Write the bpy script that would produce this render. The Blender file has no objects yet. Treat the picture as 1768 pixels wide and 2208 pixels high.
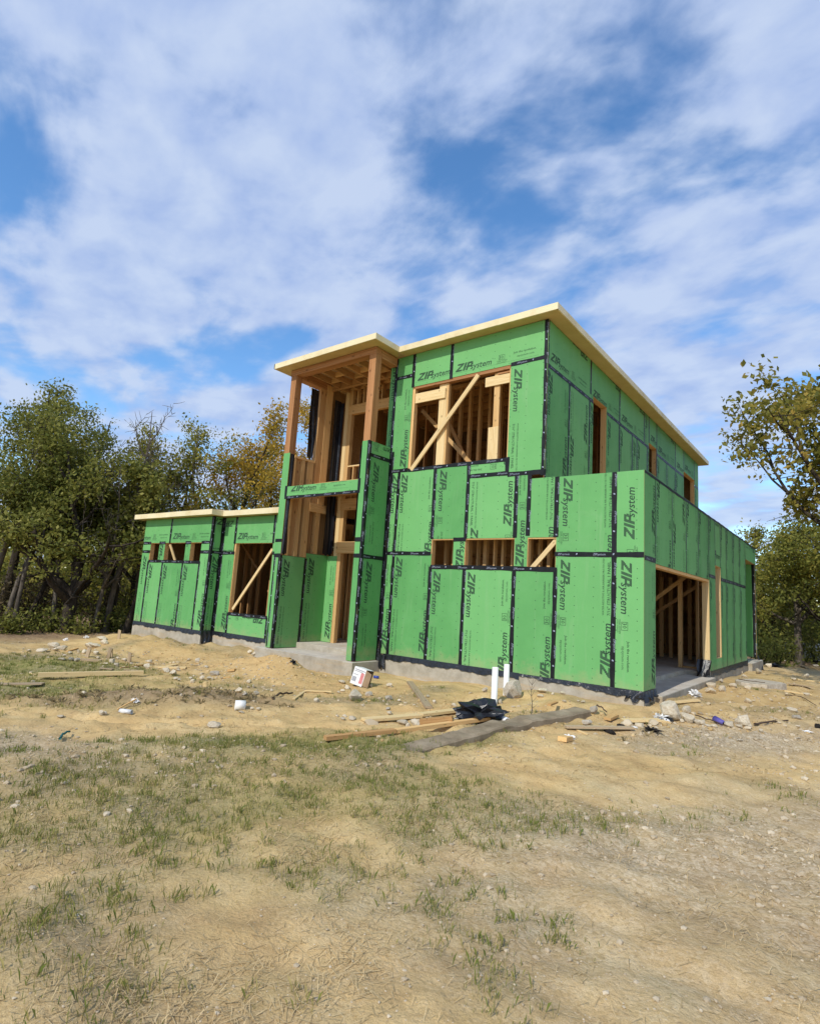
import bpy, math, random
import numpy as np
from mathutils import Vector, Matrix

sc = bpy.context.scene
col = sc.collection
rng = np.random.default_rng(7)
random.seed(7)

# ------------------------------------------------------------------ camera
CAM = np.array([3.2628, -11.4326, 1.4774])
YAW, PITCH, ROLL, FPX = math.radians(-38.410), math.radians(8.394), math.radians(3.6207), 1235.31
cy, sy, cp, sp = math.cos(YAW), math.sin(YAW), math.cos(PITCH), math.sin(PITCH)
fwd = np.array([sy*cp, cy*cp, sp]); rgt = np.array([cy, -sy, 0.0]); upv = np.cross(rgt, fwd)
cr, sr = math.cos(ROLL), math.sin(ROLL)
rgt, upv = cr*rgt + sr*upv, -sr*rgt + cr*upv
cam_d = bpy.data.cameras.new('camera')
cam_d.sensor_fit = 'HORIZONTAL'; cam_d.sensor_width = 36.0
cam_d.lens = FPX/1768*36.0
cam_d.clip_start = 0.05; cam_d.clip_end = 2000
cam = bpy.data.objects.new('camera', cam_d); col.objects.link(cam)
cam.matrix_world = Matrix(((rgt[0], upv[0], -fwd[0], CAM[0]), (rgt[1], upv[1], -fwd[1], CAM[1]),
                           (rgt[2], upv[2], -fwd[2], CAM[2]), (0, 0, 0, 1)))
sc.camera = cam

# ------------------------------------------------------------------ light
SUN_TO = Vector((0.055, -1.0, 0.88)).normalized()
sun_d = bpy.data.lights.new('sun', 'SUN'); sun_d.energy = 2.9; sun_d.angle = math.radians(0.6)
sun_d.color = (1.0, 0.95, 0.86)
sun = bpy.data.objects.new('sun', sun_d); col.objects.link(sun)
sun.rotation_euler = (-SUN_TO).to_track_quat('-Z', 'Y').to_euler()

world = bpy.data.worlds.new('World'); sc.world = world; world.use_nodes = True
wt = world.node_tree; wt.nodes.clear()
def wn(t, **k):
    n = wt.nodes.new(t)
    for a, b in k.items(): setattr(n, a, b)
    return n
out = wn('ShaderNodeOutputWorld'); bg = wn('ShaderNodeBackground'); bg.inputs['Strength'].default_value = 0.15
sky = wn('ShaderNodeTexSky', sky_type='NISHITA'); sky.sun_disc = False
sky.sun_elevation = math.asin(SUN_TO.z); sky.sun_rotation = math.radians(180 - 3)
sky.air_density = 1.0; sky.dust_density = 0.3; sky.ozone_density = 2.5
tc = wn('ShaderNodeTexCoord'); sep = wn('ShaderNodeSeparateXYZ')
wt.links.new(tc.outputs['Generated'], sep.inputs[0])
def wm(op, a, b=None, clamp=False):
    n = wn('ShaderNodeMath', operation=op); n.use_clamp = clamp
    for i, v in enumerate((a, b)):
        if v is None: continue
        if isinstance(v, (int, float)): n.inputs[i].default_value = v
        else: wt.links.new(v, n.inputs[i])
    return n.outputs[0]
zz = wm('ADD', wm('MAXIMUM', sep.outputs[2], 0.0), 0.16)          # a high thin layer of cloud seen from below
comb = wn('ShaderNodeCombineXYZ')
wt.links.new(wm('DIVIDE', sep.outputs[0], zz), comb.inputs[0]); wt.links.new(wm('DIVIDE', sep.outputs[1], zz), comb.inputs[1])
mp = wn('ShaderNodeMapping'); wt.links.new(comb.outputs[0], mp.inputs[0])
mp.inputs['Rotation'].default_value = (0, 0, math.radians(25)); mp.inputs['Scale'].default_value = (1.0, 1.3, 1.0)
mp.inputs['Location'].default_value = (0.3, 0.1, 0)
n1 = wn('ShaderNodeTexNoise'); n1.inputs['Scale'].default_value = 1.7; n1.inputs['Detail'].default_value = 7
n1.inputs['Roughness'].default_value = 0.5; n1.inputs['Distortion'].default_value = 0.5
n2 = wn('ShaderNodeTexNoise'); n2.inputs['Scale'].default_value = 5.5; n2.inputs['Detail'].default_value = 8
n2.inputs['Roughness'].default_value = 0.52; n2.inputs['Distortion'].default_value = 0.15
for n in (n1, n2): wt.links.new(mp.outputs[0], n.inputs['Vector'])
nm = wm('ADD', wm('MULTIPLY', n1.outputs[0], 0.72), wm('MULTIPLY', n2.outputs[0], 0.28))
cr1 = wn('ShaderNodeValToRGB'); wt.links.new(nm, cr1.inputs[0])
cr1.color_ramp.interpolation = 'EASE'
cr1.color_ramp.elements[0].position = 0.385; cr1.color_ramp.elements[0].color = (0, 0, 0, 1)
cr1.color_ramp.elements[1].position = 0.545; cr1.color_ramp.elements[1].color = (1, 1, 1, 1)
cr2 = wn('ShaderNodeValToRGB'); wt.links.new(n2.outputs[0], cr2.inputs[0])
cr2.color_ramp.elements[0].position = 0.35; cr2.color_ramp.elements[0].color = (2.3, 3.0, 4.7, 1)
cr2.color_ramp.elements[1].position = 0.62; cr2.color_ramp.elements[1].color = (3.3, 3.9, 5.1, 1)
hs = wn('ShaderNodeHueSaturation'); hs.inputs['Saturation'].default_value = 1.2; hs.inputs['Value'].default_value = 1.25
wt.links.new(sky.outputs[0], hs.inputs['Color'])
mx = wn('ShaderNodeMix', data_type='RGBA')
wt.links.new(wm('MULTIPLY', cr1.outputs[0], 0.93), mx.inputs[0])
wt.links.new(hs.outputs[0], mx.inputs[6]); wt.links.new(cr2.outputs[0], mx.inputs[7])
wt.links.new(mx.outputs[2], bg.inputs['Color']); wt.links.new(bg.outputs[0], out.inputs[0])

vs = sc.view_settings
sc.display_settings.display_device = 'sRGB'
vs.view_transform = 'Standard'; vs.look = 'None'; vs.exposure = 0.25; vs.gamma = 1.0; vs.use_curve_mapping = False
sc.render.engine = 'CYCLES'
sc.cycles.use_denoising = True
sc.cycles.max_bounces = 6; sc.cycles.diffuse_bounces = 4; sc.cycles.transparent_max_bounces = 8

# ------------------------------------------------------------------ small helpers
def ray(px, py):
    return rgt*((px-884)/FPX) - upv*((py-1104)/FPX) + fwd

def link(o, parent=None):
    col.objects.link(o)
    if parent is not None: o.parent = parent
    return o

def tag(o, label=None, cat=None, group=None, kind=None):
    if label: o['label'] = label
    if cat: o['category'] = cat
    if group: o['group'] = group
    if kind: o['kind'] = kind
    return o

def empty(name, loc=(0, 0, 0)):
    o = bpy.data.objects.new(name, None); o.empty_display_size = 0.2
    o.location = loc
    return link(o)

def mesh_np(name, v, f, mats=None, smooth=False, fm=None):
    """mesh from numpy arrays; f is (n,3) or (n,4)"""
    v = np.asarray(v, np.float32).reshape(-1, 3); f = np.asarray(f, np.int32)
    me = bpy.data.meshes.new(name)
    k = f.shape[1]
    me.vertices.add(len(v)); me.vertices.foreach_set('co', v.ravel())
    me.loops.add(f.size); me.loops.foreach_set('vertex_index', f.ravel())
    me.polygons.add(len(f)); me.polygons.foreach_set('loop_start', np.arange(0, f.size, k, dtype=np.int32))
    if fm is not None: me.polygons.foreach_set('material_index', np.asarray(fm, np.int32))
    me.polygons.foreach_set('use_smooth', np.full(len(f), smooth))
    for m in (mats or []): me.materials.append(m)
    me.update(calc_edges=True)
    return me

def obj(name, me, parent=None, loc=(0, 0, 0)):
    o = bpy.data.objects.new(name, me); o.location = loc
    return link(o, parent)

def mesh_py(name, v, f, mats=None, smooth=False):
    me = bpy.data.meshes.new(name); me.from_pydata([tuple(map(float, p)) for p in v], [], f)
    for m in (mats or []): me.materials.append(m)
    if smooth:
        for p in me.polygons: p.use_smooth = True
    me.update()
    return me

# value noise in numpy
_perm = rng.random((256, 256)).astype(np.float32)
def vnoise(x, y):
    xi = np.floor(x).astype(int); yi = np.floor(y).astype(int); fx = x-xi; fy = y-yi
    fx = fx*fx*(3-2*fx); fy = fy*fy*(3-2*fy)
    a = _perm[xi & 255, yi & 255]; b = _perm[(xi+1) & 255, yi & 255]
    c = _perm[xi & 255, (yi+1) & 255]; d = _perm[(xi+1) & 255, (yi+1) & 255]
    return (a*(1-fx)+b*fx)*(1-fy) + (c*(1-fx)+d*fx)*fy
def fbm(x, y, oct=4, s=1.0):
    t = 0; a = 0.5
    for i in range(oct):
        t = t + a*(vnoise(x*s+17.3*i, y*s-9.1*i)-0.5); s *= 2.03; a *= 0.5
    return t

# ------------------------------------------------------------------ materials
def new_mat(name):
    m = bpy.data.materials.new(name); m.use_nodes = True
    nt = m.node_tree; b = nt.nodes['Principled BSDF']
    return m, nt, b
def N(nt, t, **k):
    n = nt.nodes.new(t)
    for a, v in k.items(): setattr(n, a, v)
    return n
def ramp(nt, fac, stops, interp='LINEAR'):
    r = N(nt, 'ShaderNodeValToRGB'); r.color_ramp.interpolation = interp
    e = r.color_ramp.elements
    while len(e) > 1: e.remove(e[-1])
    e[0].position = stops[0][0]; e[0].color = (*stops[0][1], 1)
    for p, c in stops[1:]:
        x = e.new(p); x.color = (*c, 1)
    nt.links.new(fac, r.inputs[0]); return r.outputs[0]
def noise(nt, vec, scale, detail=4, rough=0.55, dist=0.0):
    n = N(nt, 'ShaderNodeTexNoise'); n.inputs['Scale'].default_value = scale; n.inputs['Detail'].default_value = detail
    n.inputs['Roughness'].default_value = rough; n.inputs['Distortion'].default_value = dist
    if vec is not None: nt.links.new(vec, n.inputs['Vector'])
    return n.outputs[0]
def coords(nt, kind='Object', scale=None):
    t = N(nt, 'ShaderNodeTexCoord')
    if scale is None: return t.outputs[kind]
    m = N(nt, 'ShaderNodeMapping'); m.inputs['Scale'].default_value = scale
    nt.links.new(t.outputs[kind], m.inputs[0]); return m.outputs[0]
def world_pos(nt):
    return N(nt, 'ShaderNodeNewGeometry').outputs['Position']
def bump(nt, b, h, strength=0.3, dist=0.02):
    n = N(nt, 'ShaderNodeBump'); n.inputs['Strength'].default_value = strength; n.inputs['Distance'].default_value = dist
    nt.links.new(h, n.inputs['Height']); nt.links.new(n.outputs[0], b.inputs['Normal'])
def mixc(nt, fac, a, b, mode='MIX'):
    m = N(nt, 'ShaderNodeMix', data_type='RGBA', blend_type=mode)
    for i, v in ((0, fac), (6, a), (7, b)):
        if isinstance(v, (int, float)): m.inputs[i].default_value = v
        elif isinstance(v, tuple): m.inputs[i].default_value = (*v, 1)
        else: nt.links.new(v, m.inputs[i])
    return m.outputs[2]
def math_n(nt, op, a, b=None, clamp=False):
    n = N(nt, 'ShaderNodeMath', operation=op); n.use_clamp = clamp
    for i, v in enumerate((a, b)):
        if v is None: continue
        if isinstance(v, (int, float)): n.inputs[i].default_value = v
        else: nt.links.new(v, n.inputs[i])
    return n.outputs[0]

def noise_mat(name, stops, scale=3.0, detail=6, rough=0.8, bscale=None, bstr=0.3, bdist=0.01, pos='world', rnd=0.0, spec=0.3):
    m, nt, b = new_mat(name)
    v = world_pos(nt) if pos == 'world' else coords(nt, 'Object')
    c = ramp(nt, noise(nt, v, scale, detail, 0.6), stops)
    if rnd:
        oi = N(nt, 'ShaderNodeObjectInfo')
        k = math_n(nt, 'ADD', math_n(nt, 'MULTIPLY', oi.outputs['Random'], 2*rnd), 1-rnd)
        cc = N(nt, 'ShaderNodeCombineColor'); [nt.links.new(k, cc.inputs[i]) for i in range(3)]
        c = mixc(nt, 1.0, c, cc.outputs[0], 'MULTIPLY')
    nt.links.new(c, b.inputs['Base Color'])
    b.inputs['Roughness'].default_value = rough; b.inputs['Specular IOR Level'].default_value = spec
    if bscale: bump(nt, b, noise(nt, v, bscale, 5, 0.6), bstr, bdist)
    return m

# coated sheathing board, with a little weathering
def green_mat():
    m, nt, b = new_mat('green_sheathing')
    p = world_pos(nt)
    oi = N(nt, 'ShaderNodeObjectInfo')
    a = noise(nt, p, 1.3, 5, 0.6); s = noise(nt, p, 60, 3, 0.6)
    c = ramp(nt, a, [(0.3, (0.112, 0.365, 0.112)), (0.55, (0.135, 0.415, 0.130)), (0.75, (0.16, 0.455, 0.155))])
    c = mixc(nt, math_n(nt, 'MULTIPLY', oi.outputs['Random'], 0.55), c, (0.19, 0.45, 0.165))
    c = mixc(nt, ramp(nt, s, [(0.35, (0, 0, 0)), (0.7, (0.22, 0.22, 0.22))]), c, (0.13, 0.40, 0.12))
    kk_ = math_n(nt, 'ADD', math_n(nt, 'MULTIPLY', oi.outputs['Random'], 0.18), 0.83); k3 = N(nt, 'ShaderNodeCombineColor'); [nt.links.new(kk_, k3.inputs[i]) for i in range(3)]
    c = mixc(nt, 1.0, c, k3.outputs[0], 'MULTIPLY')
    dust = ramp(nt, noise(nt, p, 0.55, 6, 0.7, 0.6), [(0.6, (0, 0, 0)), (0.8, (0.22, 0.22, 0.22))])
    c = mixc(nt, dust, c, (0.34, 0.46, 0.28))
    sz = N(nt, 'ShaderNodeSeparateXYZ'); nt.links.new(p, sz.inputs[0])
    spl = math_n(nt, 'SUBTRACT', math_n(nt, 'ADD', math_n(nt, 'MULTIPLY', noise(nt, p, 3.2, 7, 0.7), 1.5), -0.42), math_n(nt, 'MULTIPLY', math_n(nt, 'ABSOLUTE', sz.outputs[2]), 1.3), True)
    c = mixc(nt, math_n(nt, 'MULTIPLY', spl, 0.75, True), c, (0.46, 0.36, 0.20))      # mud splashed up from the ground
    smx = N(nt, 'ShaderNodeMapping'); smx.inputs['Scale'].default_value = (3.0, 3.0, 0.25); nt.links.new(p, smx.inputs[0])
    c = mixc(nt, ramp(nt, noise(nt, smx.outputs[0], 2.2, 6, 0.65), [(0.55, (0, 0, 0)), (0.75, (0.28, 0.28, 0.28))]), c, (0.30, 0.47, 0.25))
    nt.links.new(c, b.inputs['Base Color'])
    b.inputs['Roughness'].default_value = 0.62; b.inputs['Specular IOR Level'].default_value = 0.25
    bump(nt, b, math_n(nt, 'ADD', math_n(nt, 'MULTIPLY', noise(nt, p, 38, 4, 0.7), 0.3), noise(nt, p, 2.4, 2, 0.5)), 0.25, 0.012)
    return m
M = {}
M['green'] = green_mat()
M['edge'] = noise_mat('osb_edge', [(0.3, (0.30, 0.17, 0.07)), (0.7, (0.55, 0.36, 0.16))], 40, rough=0.9)
M['print'] = noise_mat('dark_print', [(0.3, (0.020, 0.052, 0.030)), (0.7, (0.034, 0.078, 0.044))], 9, rough=0.7)
M['tape'] = noise_mat('black_tape', [(0.3, (0.006, 0.007, 0.008)), (0.7, (0.016, 0.017, 0.020))], 5, rough=0.45, bscale=26, bstr=0.7, bdist=0.005, spec=0.22)
M['tapeprint'] = noise_mat('tape_print', [(0.3, (0.20, 0.24, 0.33)), (0.7, (0.40, 0.44, 0.52))], 12, rough=0.6)
M['poly'] = noise_mat('black_plastic', [(0.3, (0.008, 0.009, 0.012)), (0.7, (0.020, 0.021, 0.026))], 4, rough=0.28, bscale=14, bstr=0.7, bdist=0.02, spec=0.55)

def wood_mat(name, c0, c1, c2, knots=True, rnd=0.18, rough=0.75):
    """sawn lumber on the shared unit cube: the grain runs along the piece's local Z"""
    m, nt, b = new_mat(name)
    oi = N(nt, 'ShaderNodeObjectInfo')
    tcn = N(nt, 'ShaderNodeTexCoord')
    off = N(nt, 'ShaderNodeVectorMath', operation='ADD')
    cx = N(nt, 'ShaderNodeCombineXYZ')
    r10 = math_n(nt, 'MULTIPLY', oi.outputs['Random'], 37.0)
    for i in range(3): nt.links.new(r10, cx.inputs[i])
    nt.links.new(tcn.outputs['Object'], off.inputs[0]); nt.links.new(cx.outputs[0], off.inputs[1])
    g = N(nt, 'ShaderNodeMapping'); g.inputs['Scale'].default_value = (9, 9, 1.2); nt.links.new(off.outputs[0], g.inputs[0])
    f = noise(nt, g.outputs[0], 1.4, 5, 0.6, 0.5)
    c = ramp(nt, f, [(0.3, c0), (0.5, c1), (0.72, c2)])
    if knots:
        kn = N(nt, 'ShaderNodeMapping'); kn.inputs['Scale'].default_value = (1.1, 1.1, 7.0); nt.links.new(off.outputs[0], kn.inputs[0])
        vo = N(nt, 'ShaderNodeTexVoronoi'); vo.inputs['Scale'].default_value = 1.0; nt.links.new(kn.outputs[0], vo.inputs['Vector'])
        kk = ramp(nt, vo.outputs['Distance'], [(0.06, (0.8, 0.8, 0.8)), (0.16, (0, 0, 0))])
        c = mixc(nt, kk, c, tuple(0.4*x for x in c0))
    k = math_n(nt, 'ADD', math_n(nt, 'MULTIPLY', oi.outputs['Random'], 2*rnd), 1-rnd)
    cc = N(nt, 'ShaderNodeCombineColor'); [nt.links.new(k, cc.inputs[i]) for i in range(3)]
    c = mixc(nt, 1.0, c, cc.outputs[0], 'MULTIPLY')
    nt.links.new(c, b.inputs['Base Color']); b.inputs['Roughness'].default_value = rough
    b.inputs['Specular IOR Level'].default_value = 0.25
    bump(nt, b, f, 0.15, 0.004)
    return m
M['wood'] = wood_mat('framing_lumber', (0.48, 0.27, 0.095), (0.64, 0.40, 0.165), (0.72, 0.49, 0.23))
M['pale'] = wood_mat('pale_lumber', (0.56, 0.38, 0.17), (0.70, 0.52, 0.26), (0.76, 0.60, 0.34), rnd=0.08)
M['cedar'] = wood_mat('rough_cedar', (0.24, 0.105, 0.04), (0.40, 0.19, 0.075), (0.53, 0.29, 0.13), rnd=0.12)
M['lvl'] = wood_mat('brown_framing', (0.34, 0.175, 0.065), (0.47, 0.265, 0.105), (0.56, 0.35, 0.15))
M['oldwood'] = wood_mat('weathered_wood', (0.25, 0.18, 0.11), (0.42, 0.31, 0.19), (0.55, 0.44, 0.30))
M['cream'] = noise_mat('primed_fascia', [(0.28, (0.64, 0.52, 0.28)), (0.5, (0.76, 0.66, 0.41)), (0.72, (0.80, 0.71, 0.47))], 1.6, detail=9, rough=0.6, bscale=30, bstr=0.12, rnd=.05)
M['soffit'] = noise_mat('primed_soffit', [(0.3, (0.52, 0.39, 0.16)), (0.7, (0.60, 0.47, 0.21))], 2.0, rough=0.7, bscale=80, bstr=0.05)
M['deck'] = noise_mat('roof_deck', [(0.3, (0.42, 0.28, 0.14)), (0.5, (0.58, 0.42, 0.24)), (0.7, (0.66, 0.52, 0.33))], 9, rough=0.85, bscale=30)
def concrete_mat(name, c0, c1, c2, stain=(0.36, 0.25, 0.13)):
    m, nt, b = new_mat(name)
    p = world_pos(nt)
    c = ramp(nt, noise(nt, p, 2.6, 8, 0.65), [(0.3, c0), (0.5, c1), (0.7, c2)])
    st = N(nt, 'ShaderNodeMapping'); st.inputs['Scale'].default_value = (0.5, 0.5, 4.0); nt.links.new(p, st.inputs[0])
    c = mixc(nt, ramp(nt, noise(nt, st.outputs[0], 1.5, 5, 0.6), [(0.52, (0, 0, 0)), (0.68, (0.55, 0.55, 0.55))]), c, stain)
    c = mixc(nt, ramp(nt, noise(nt, p, 45, 3, 0.7), [(0.55, (0, 0, 0)), (0.75, (0.35, 0.35, 0.35))]), c, tuple(0.55*x for x in c0))
    nt.links.new(c, b.inputs['Base Color']); b.inputs['Roughness'].default_value = 0.9
    b.inputs['Specular IOR Level'].default_value = 0.2
    bump(nt, b, noise(nt, p, 22, 7, 0.7), 0.45, 0.012)
    return m
M['concrete'] = concrete_mat('foundation_concrete', (0.29, 0.255, 0.195), (0.40, 0.36, 0.285), (0.50, 0.455, 0.37), (0.46, 0.33, 0.18))
M['floorconc'] = concrete_mat('slab_concrete', (0.42, 0.385, 0.32), (0.54, 0.495, 0.42), (0.62, 0.575, 0.49), (0.50, 0.41, 0.29))
M['oldconc'] = concrete_mat('old_concrete', (0.17, 0.13, 0.082), (0.28, 0.22, 0.145), (0.38, 0.305, 0.21), (0.10, 0.08, 0.05))
M['rock'] = noise_mat('limestone', [(0.3, (0.44, 0.35, 0.23)), (0.5, (0.60, 0.51, 0.37)), (0.7, (0.72, 0.65, 0.51))], 9, rough=0.95, bscale=35, bstr=0.6, bdist=0.02, pos='object', rnd=0.2)
M['greyrock'] = noise_mat('grey_rubble', [(0.3, (0.36, 0.30, 0.22)), (0.5, (0.50, 0.435, 0.34)), (0.7, (0.60, 0.535, 0.44))], 12, rough=0.95, bscale=45, bstr=0.7, bdist=0.02, pos='object', rnd=0.15)
M['darkrock'] = noise_mat('charred_lump', [(0.3, (0.012, 0.010, 0.009)), (0.7, (0.045, 0.038, 0.032))], 12, rough=0.95, bscale=30, bstr=0.9, bdist=0.02, pos='object')
M['rust'] = noise_mat('rust', [(0.3, (0.06, 0.035, 0.022)), (0.7, (0.13, 0.085, 0.055))], 20, rough=0.9)
M['pvc'] = noise_mat('white_pvc', [(0.3, (0.78, 0.77, 0.72)), (0.7, (0.84, 0.83, 0.79))], 3, rough=0.4, spec=0.4)
M['paper'] = noise_mat('white_paper', [(0.3, (0.72, 0.71, 0.69)), (0.7, (0.82, 0.81, 0.79))], 6, rough=0.8)
M['card'] = noise_mat('brown_cardboard', [(0.3, (0.24, 0.16, 0.09)), (0.7, (0.32, 0.22, 0.13))], 8, rough=0.9)
M['redprint'] = noise_mat('red_print', [(0.3, (0.55, 0.16, 0.16)), (0.7, (0.62, 0.30, 0.28))], 30, rough=0.8)
M['greyprint'] = noise_mat('grey_print', [(0.3, (0.28, 0.28, 0.30)), (0.7, (0.42, 0.42, 0.44))], 30, rough=0.8)
M['blue'] = noise_mat('blue_can_metal', [(0.3, (0.015, 0.035, 0.22)), (0.7, (0.05, 0.08, 0.40))], 18, rough=0.35, spec=0.6)
M['violet'] = noise_mat('violet_paint', [(0.3, (0.07, 0.06, 0.25)), (0.7, (0.13, 0.11, 0.36))], 9, rough=0.5)
M['teal'] = noise_mat('teal_strap', [(0.3, (0.01, 0.09, 0.09)), (0.7, (0.02, 0.14, 0.13))], 9, rough=0.7)
M['film'] = noise_mat('milky_film', [(0.3, (0.55, 0.55, 0.54)), (0.7, (0.80, 0.80, 0.79))], 10, rough=0.3, bscale=16, bstr=0.8, bdist=0.02, spec=0.6)
def bark_mat(name, c0, c1, c2):
    m, nt, b = new_mat(name)
    p = world_pos(nt)
    s = N(nt, 'ShaderNodeMapping'); s.inputs['Scale'].default_value = (1, 1, 0.22); nt.links.new(p, s.inputs[0])
    f = noise(nt, s.outputs[0], 14, 7, 0.7, 0.5)
    nt.links.new(ramp(nt, f, [(0.3, c0), (0.5, c1), (0.72, c2)]), b.inputs['Base Color'])
    b.inputs['Roughness'].default_value = 0.95; b.inputs['Specular IOR Level'].default_value = 0.1
    bump(nt, b, f, 0.9, 0.05)
    return m
M['bark'] = bark_mat('dark_bark', (0.022, 0.017, 0.013), (0.052, 0.041, 0.031), (0.10, 0.082, 0.064))
M['greybark'] = bark_mat('grey_bark', (0.055, 0.044, 0.034), (0.125, 0.104, 0.082), (0.21, 0.18, 0.148))
def leaf_mat(name, stops, trans=0.42):
    m, nt, b = new_mat(name)
    g = N(nt, 'ShaderNodeNewGeometry')
    big = noise(nt, g.outputs['Position'], 0.42, 3, 0.55)
    f = math_n(nt, 'ADD', math_n(nt, 'MULTIPLY', g.outputs['Random Per Island'], 0.55), math_n(nt, 'MULTIPLY', math_n(nt, 'SUBTRACT', big, 0.28), 1.0), True)
    c = ramp(nt, f, stops)
    nt.links.new(c, b.inputs['Base Color']); b.inputs['Roughness'].default_value = 0.6
    b.inputs['Specular IOR Level'].default_value = 0.2
    tr = N(nt, 'ShaderNodeBsdfTranslucent'); nt.links.new(c, tr.inputs['Color'])
    mixs = N(nt, 'ShaderNodeMixShader'); mixs.inputs[0].default_value = trans
    nt.links.new(b.outputs[0], mixs.inputs[1]); nt.links.new(tr.outputs[0], mixs.inputs[2])
    nt.links.new(mixs.outputs[0], nt.nodes['Material Output'].inputs[0])
    return m
M['leaf_dark'] = leaf_mat('dark_green_leaves', [(0.1, (0.095, 0.118, 0.024)), (0.5, (0.205, 0.215, 0.046)), (0.9, (0.36, 0.33, 0.08))])
M['leaf_mid'] = leaf_mat('olive_leaves', [(0.1, (0.12, 0.14, 0.026)), (0.5, (0.26, 0.255, 0.05)), (0.9, (0.42, 0.34, 0.065))])
M['leaf_gold'] = leaf_mat('golden_leaves', [(0.1, (0.24, 0.21, 0.035)), (0.5, (0.50, 0.34, 0.045)), (0.9, (0.64, 0.37, 0.055))])
M['leaf_right'] = leaf_mat('turning_leaves', [(0.1, (0.12, 0.13, 0.026)), (0.5, (0.26, 0.235, 0.045)), (0.9, (0.42, 0.29, 0.06))])
M['leaf_brush'] = leaf_mat('dry_brush_leaves', [(0.1, (0.05, 0.042, 0.022)), (0.5, (0.105, 0.085, 0.042)), (0.9, (0.17, 0.12, 0.055))])
M['grass'] = leaf_mat('turf_blades', [(0.0, (0.10, 0.15, 0.025)), (0.4, (0.19, 0.22, 0.05)), (0.65, (0.36, 0.31, 0.11)), (1.0, (0.52, 0.42, 0.20))], 0.25)
M['straw'] = leaf_mat('straw_bits', [(0.0, (0.28, 0.19, 0.085)), (0.5, (0.50, 0.36, 0.175)), (1.0, (0.66, 0.52, 0.29))], 0.1)
M['weed'] = leaf_mat('dead_weed_stems', [(0.0, (0.15, 0.11, 0.055)), (0.5, (0.28, 0.215, 0.105)), (1.0, (0.44, 0.35, 0.19))], 0.1)
M['clod'] = leaf_mat('dirt_clods', [(0.0, (0.34, 0.22, 0.095)), (0.5, (0.50, 0.345, 0.155)), (1.0, (0.64, 0.48, 0.27))], 0.0)
M['pebble'] = leaf_mat('pebbles', [(0.0, (0.28, 0.215, 0.135)), (0.5, (0.46, 0.37, 0.245)), (1.0, (0.64, 0.55, 0.40))], 0.0)

# ------------------------------------------------------------------ terrain
CTRL = np.array([(-17.5, -1, -.66), (-15.3, -1, -.56), (-13.1, -1, -.46), (-12.8, -.6, -.42), (-10.8, -.6, -.34), (-10.1, -1.1, -.50),
 (-8.3, -1.2, -.52), (-6.5, -1.1, -.55), (-6.3, -.1, -.47), (-3.4, -.1, -.38), (-2, -.1, -.32), (0, -.1, -.28), (.12, 1.2, -.29),
 (.12, 4.5, -.29), (.12, 7.5, -.30), (.15, 12, -.38), (.2, 15, -.45), (2, 3, -.33), (3, 8, -.4), (4, 0, -.35), (3, -3, -.36), (0, -3, -.36),
 (-3, -3.5, -.44), (-6, -3, -.52), (-9, -3.2, -.60), (-12, -3.2, -.68), (-16, -4, -.80), (-20, -3, -.86), (-25, 0, -.9), (-30, 5, -.9),
 (-30, -10, -.9), (-12, -8, -.72), (-8, -7, -.62), (-5, -8, -.5), (-3, -8, -.42), (0, -6, -.4), (3, -8, -.36), (3, -12, -.36), (0, -12, -.4),
 (-6, -12, -.5), (8, -4, -.4), (8, 6, -.5), (8, 15, -.6), (0, 22, -.5), (2, 28, -.6), (-5, 32, -.7), (-20, 20, -.9), (-40, -20, -1), (-40, 20, -1),
 (20, 40, -.9), (30, 0, -.6), (10, -25, -.5), (-15, -25, -.7), (-60, 40, -1.1)])
_br = random.Random(77)
BANKS = [(_br.uniform(-17.4, -13.4), -1.1-_br.random()*.5, _br.uniform(.2, .6), _br.uniform(.15, .35), _br.uniform(-.5, .5), _br.uniform(.04, .13)) for _ in range(12)]
BANKS += [(_br.uniform(-12.8, -10.2), -.75-_br.random()*.6, _br.uniform(.2, .5), _br.uniform(.15, .3), _br.uniform(-.5, .5), _br.uniform(.04, .11)) for _ in range(8)]
BANKS += [(_br.uniform(-10, -6.6), -1.3-_br.random()*1.3, _br.uniform(.25, .7), _br.uniform(.18, .4), _br.uniform(-.5, .5), _br.uniform(.05, .14)) for _ in range(12)]
BANKS += [(_br.uniform(-6.2, -.5), -.2-_br.random()*1.2, _br.uniform(.2, .6), _br.uniform(.15, .3), _br.uniform(-.5, .5), _br.uniform(.02, .09)) for _ in range(16)]
BANKS += [(_br.uniform(.3, 1.8), _br.uniform(-1, 11), _br.uniform(.2, .5), _br.uniform(.2, .5), _br.uniform(-.8, .8), _br.uniform(.03, .09)) for _ in range(14)]
TRACK = [(-14.0, -9.6), (-8.5, -8.6), (-5.2, -7.3), (-2.6, -5.2), (-.6, -3.3), (1.4, -1.2), (3.0, 2.5), (3.6, 9.0)]
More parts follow.
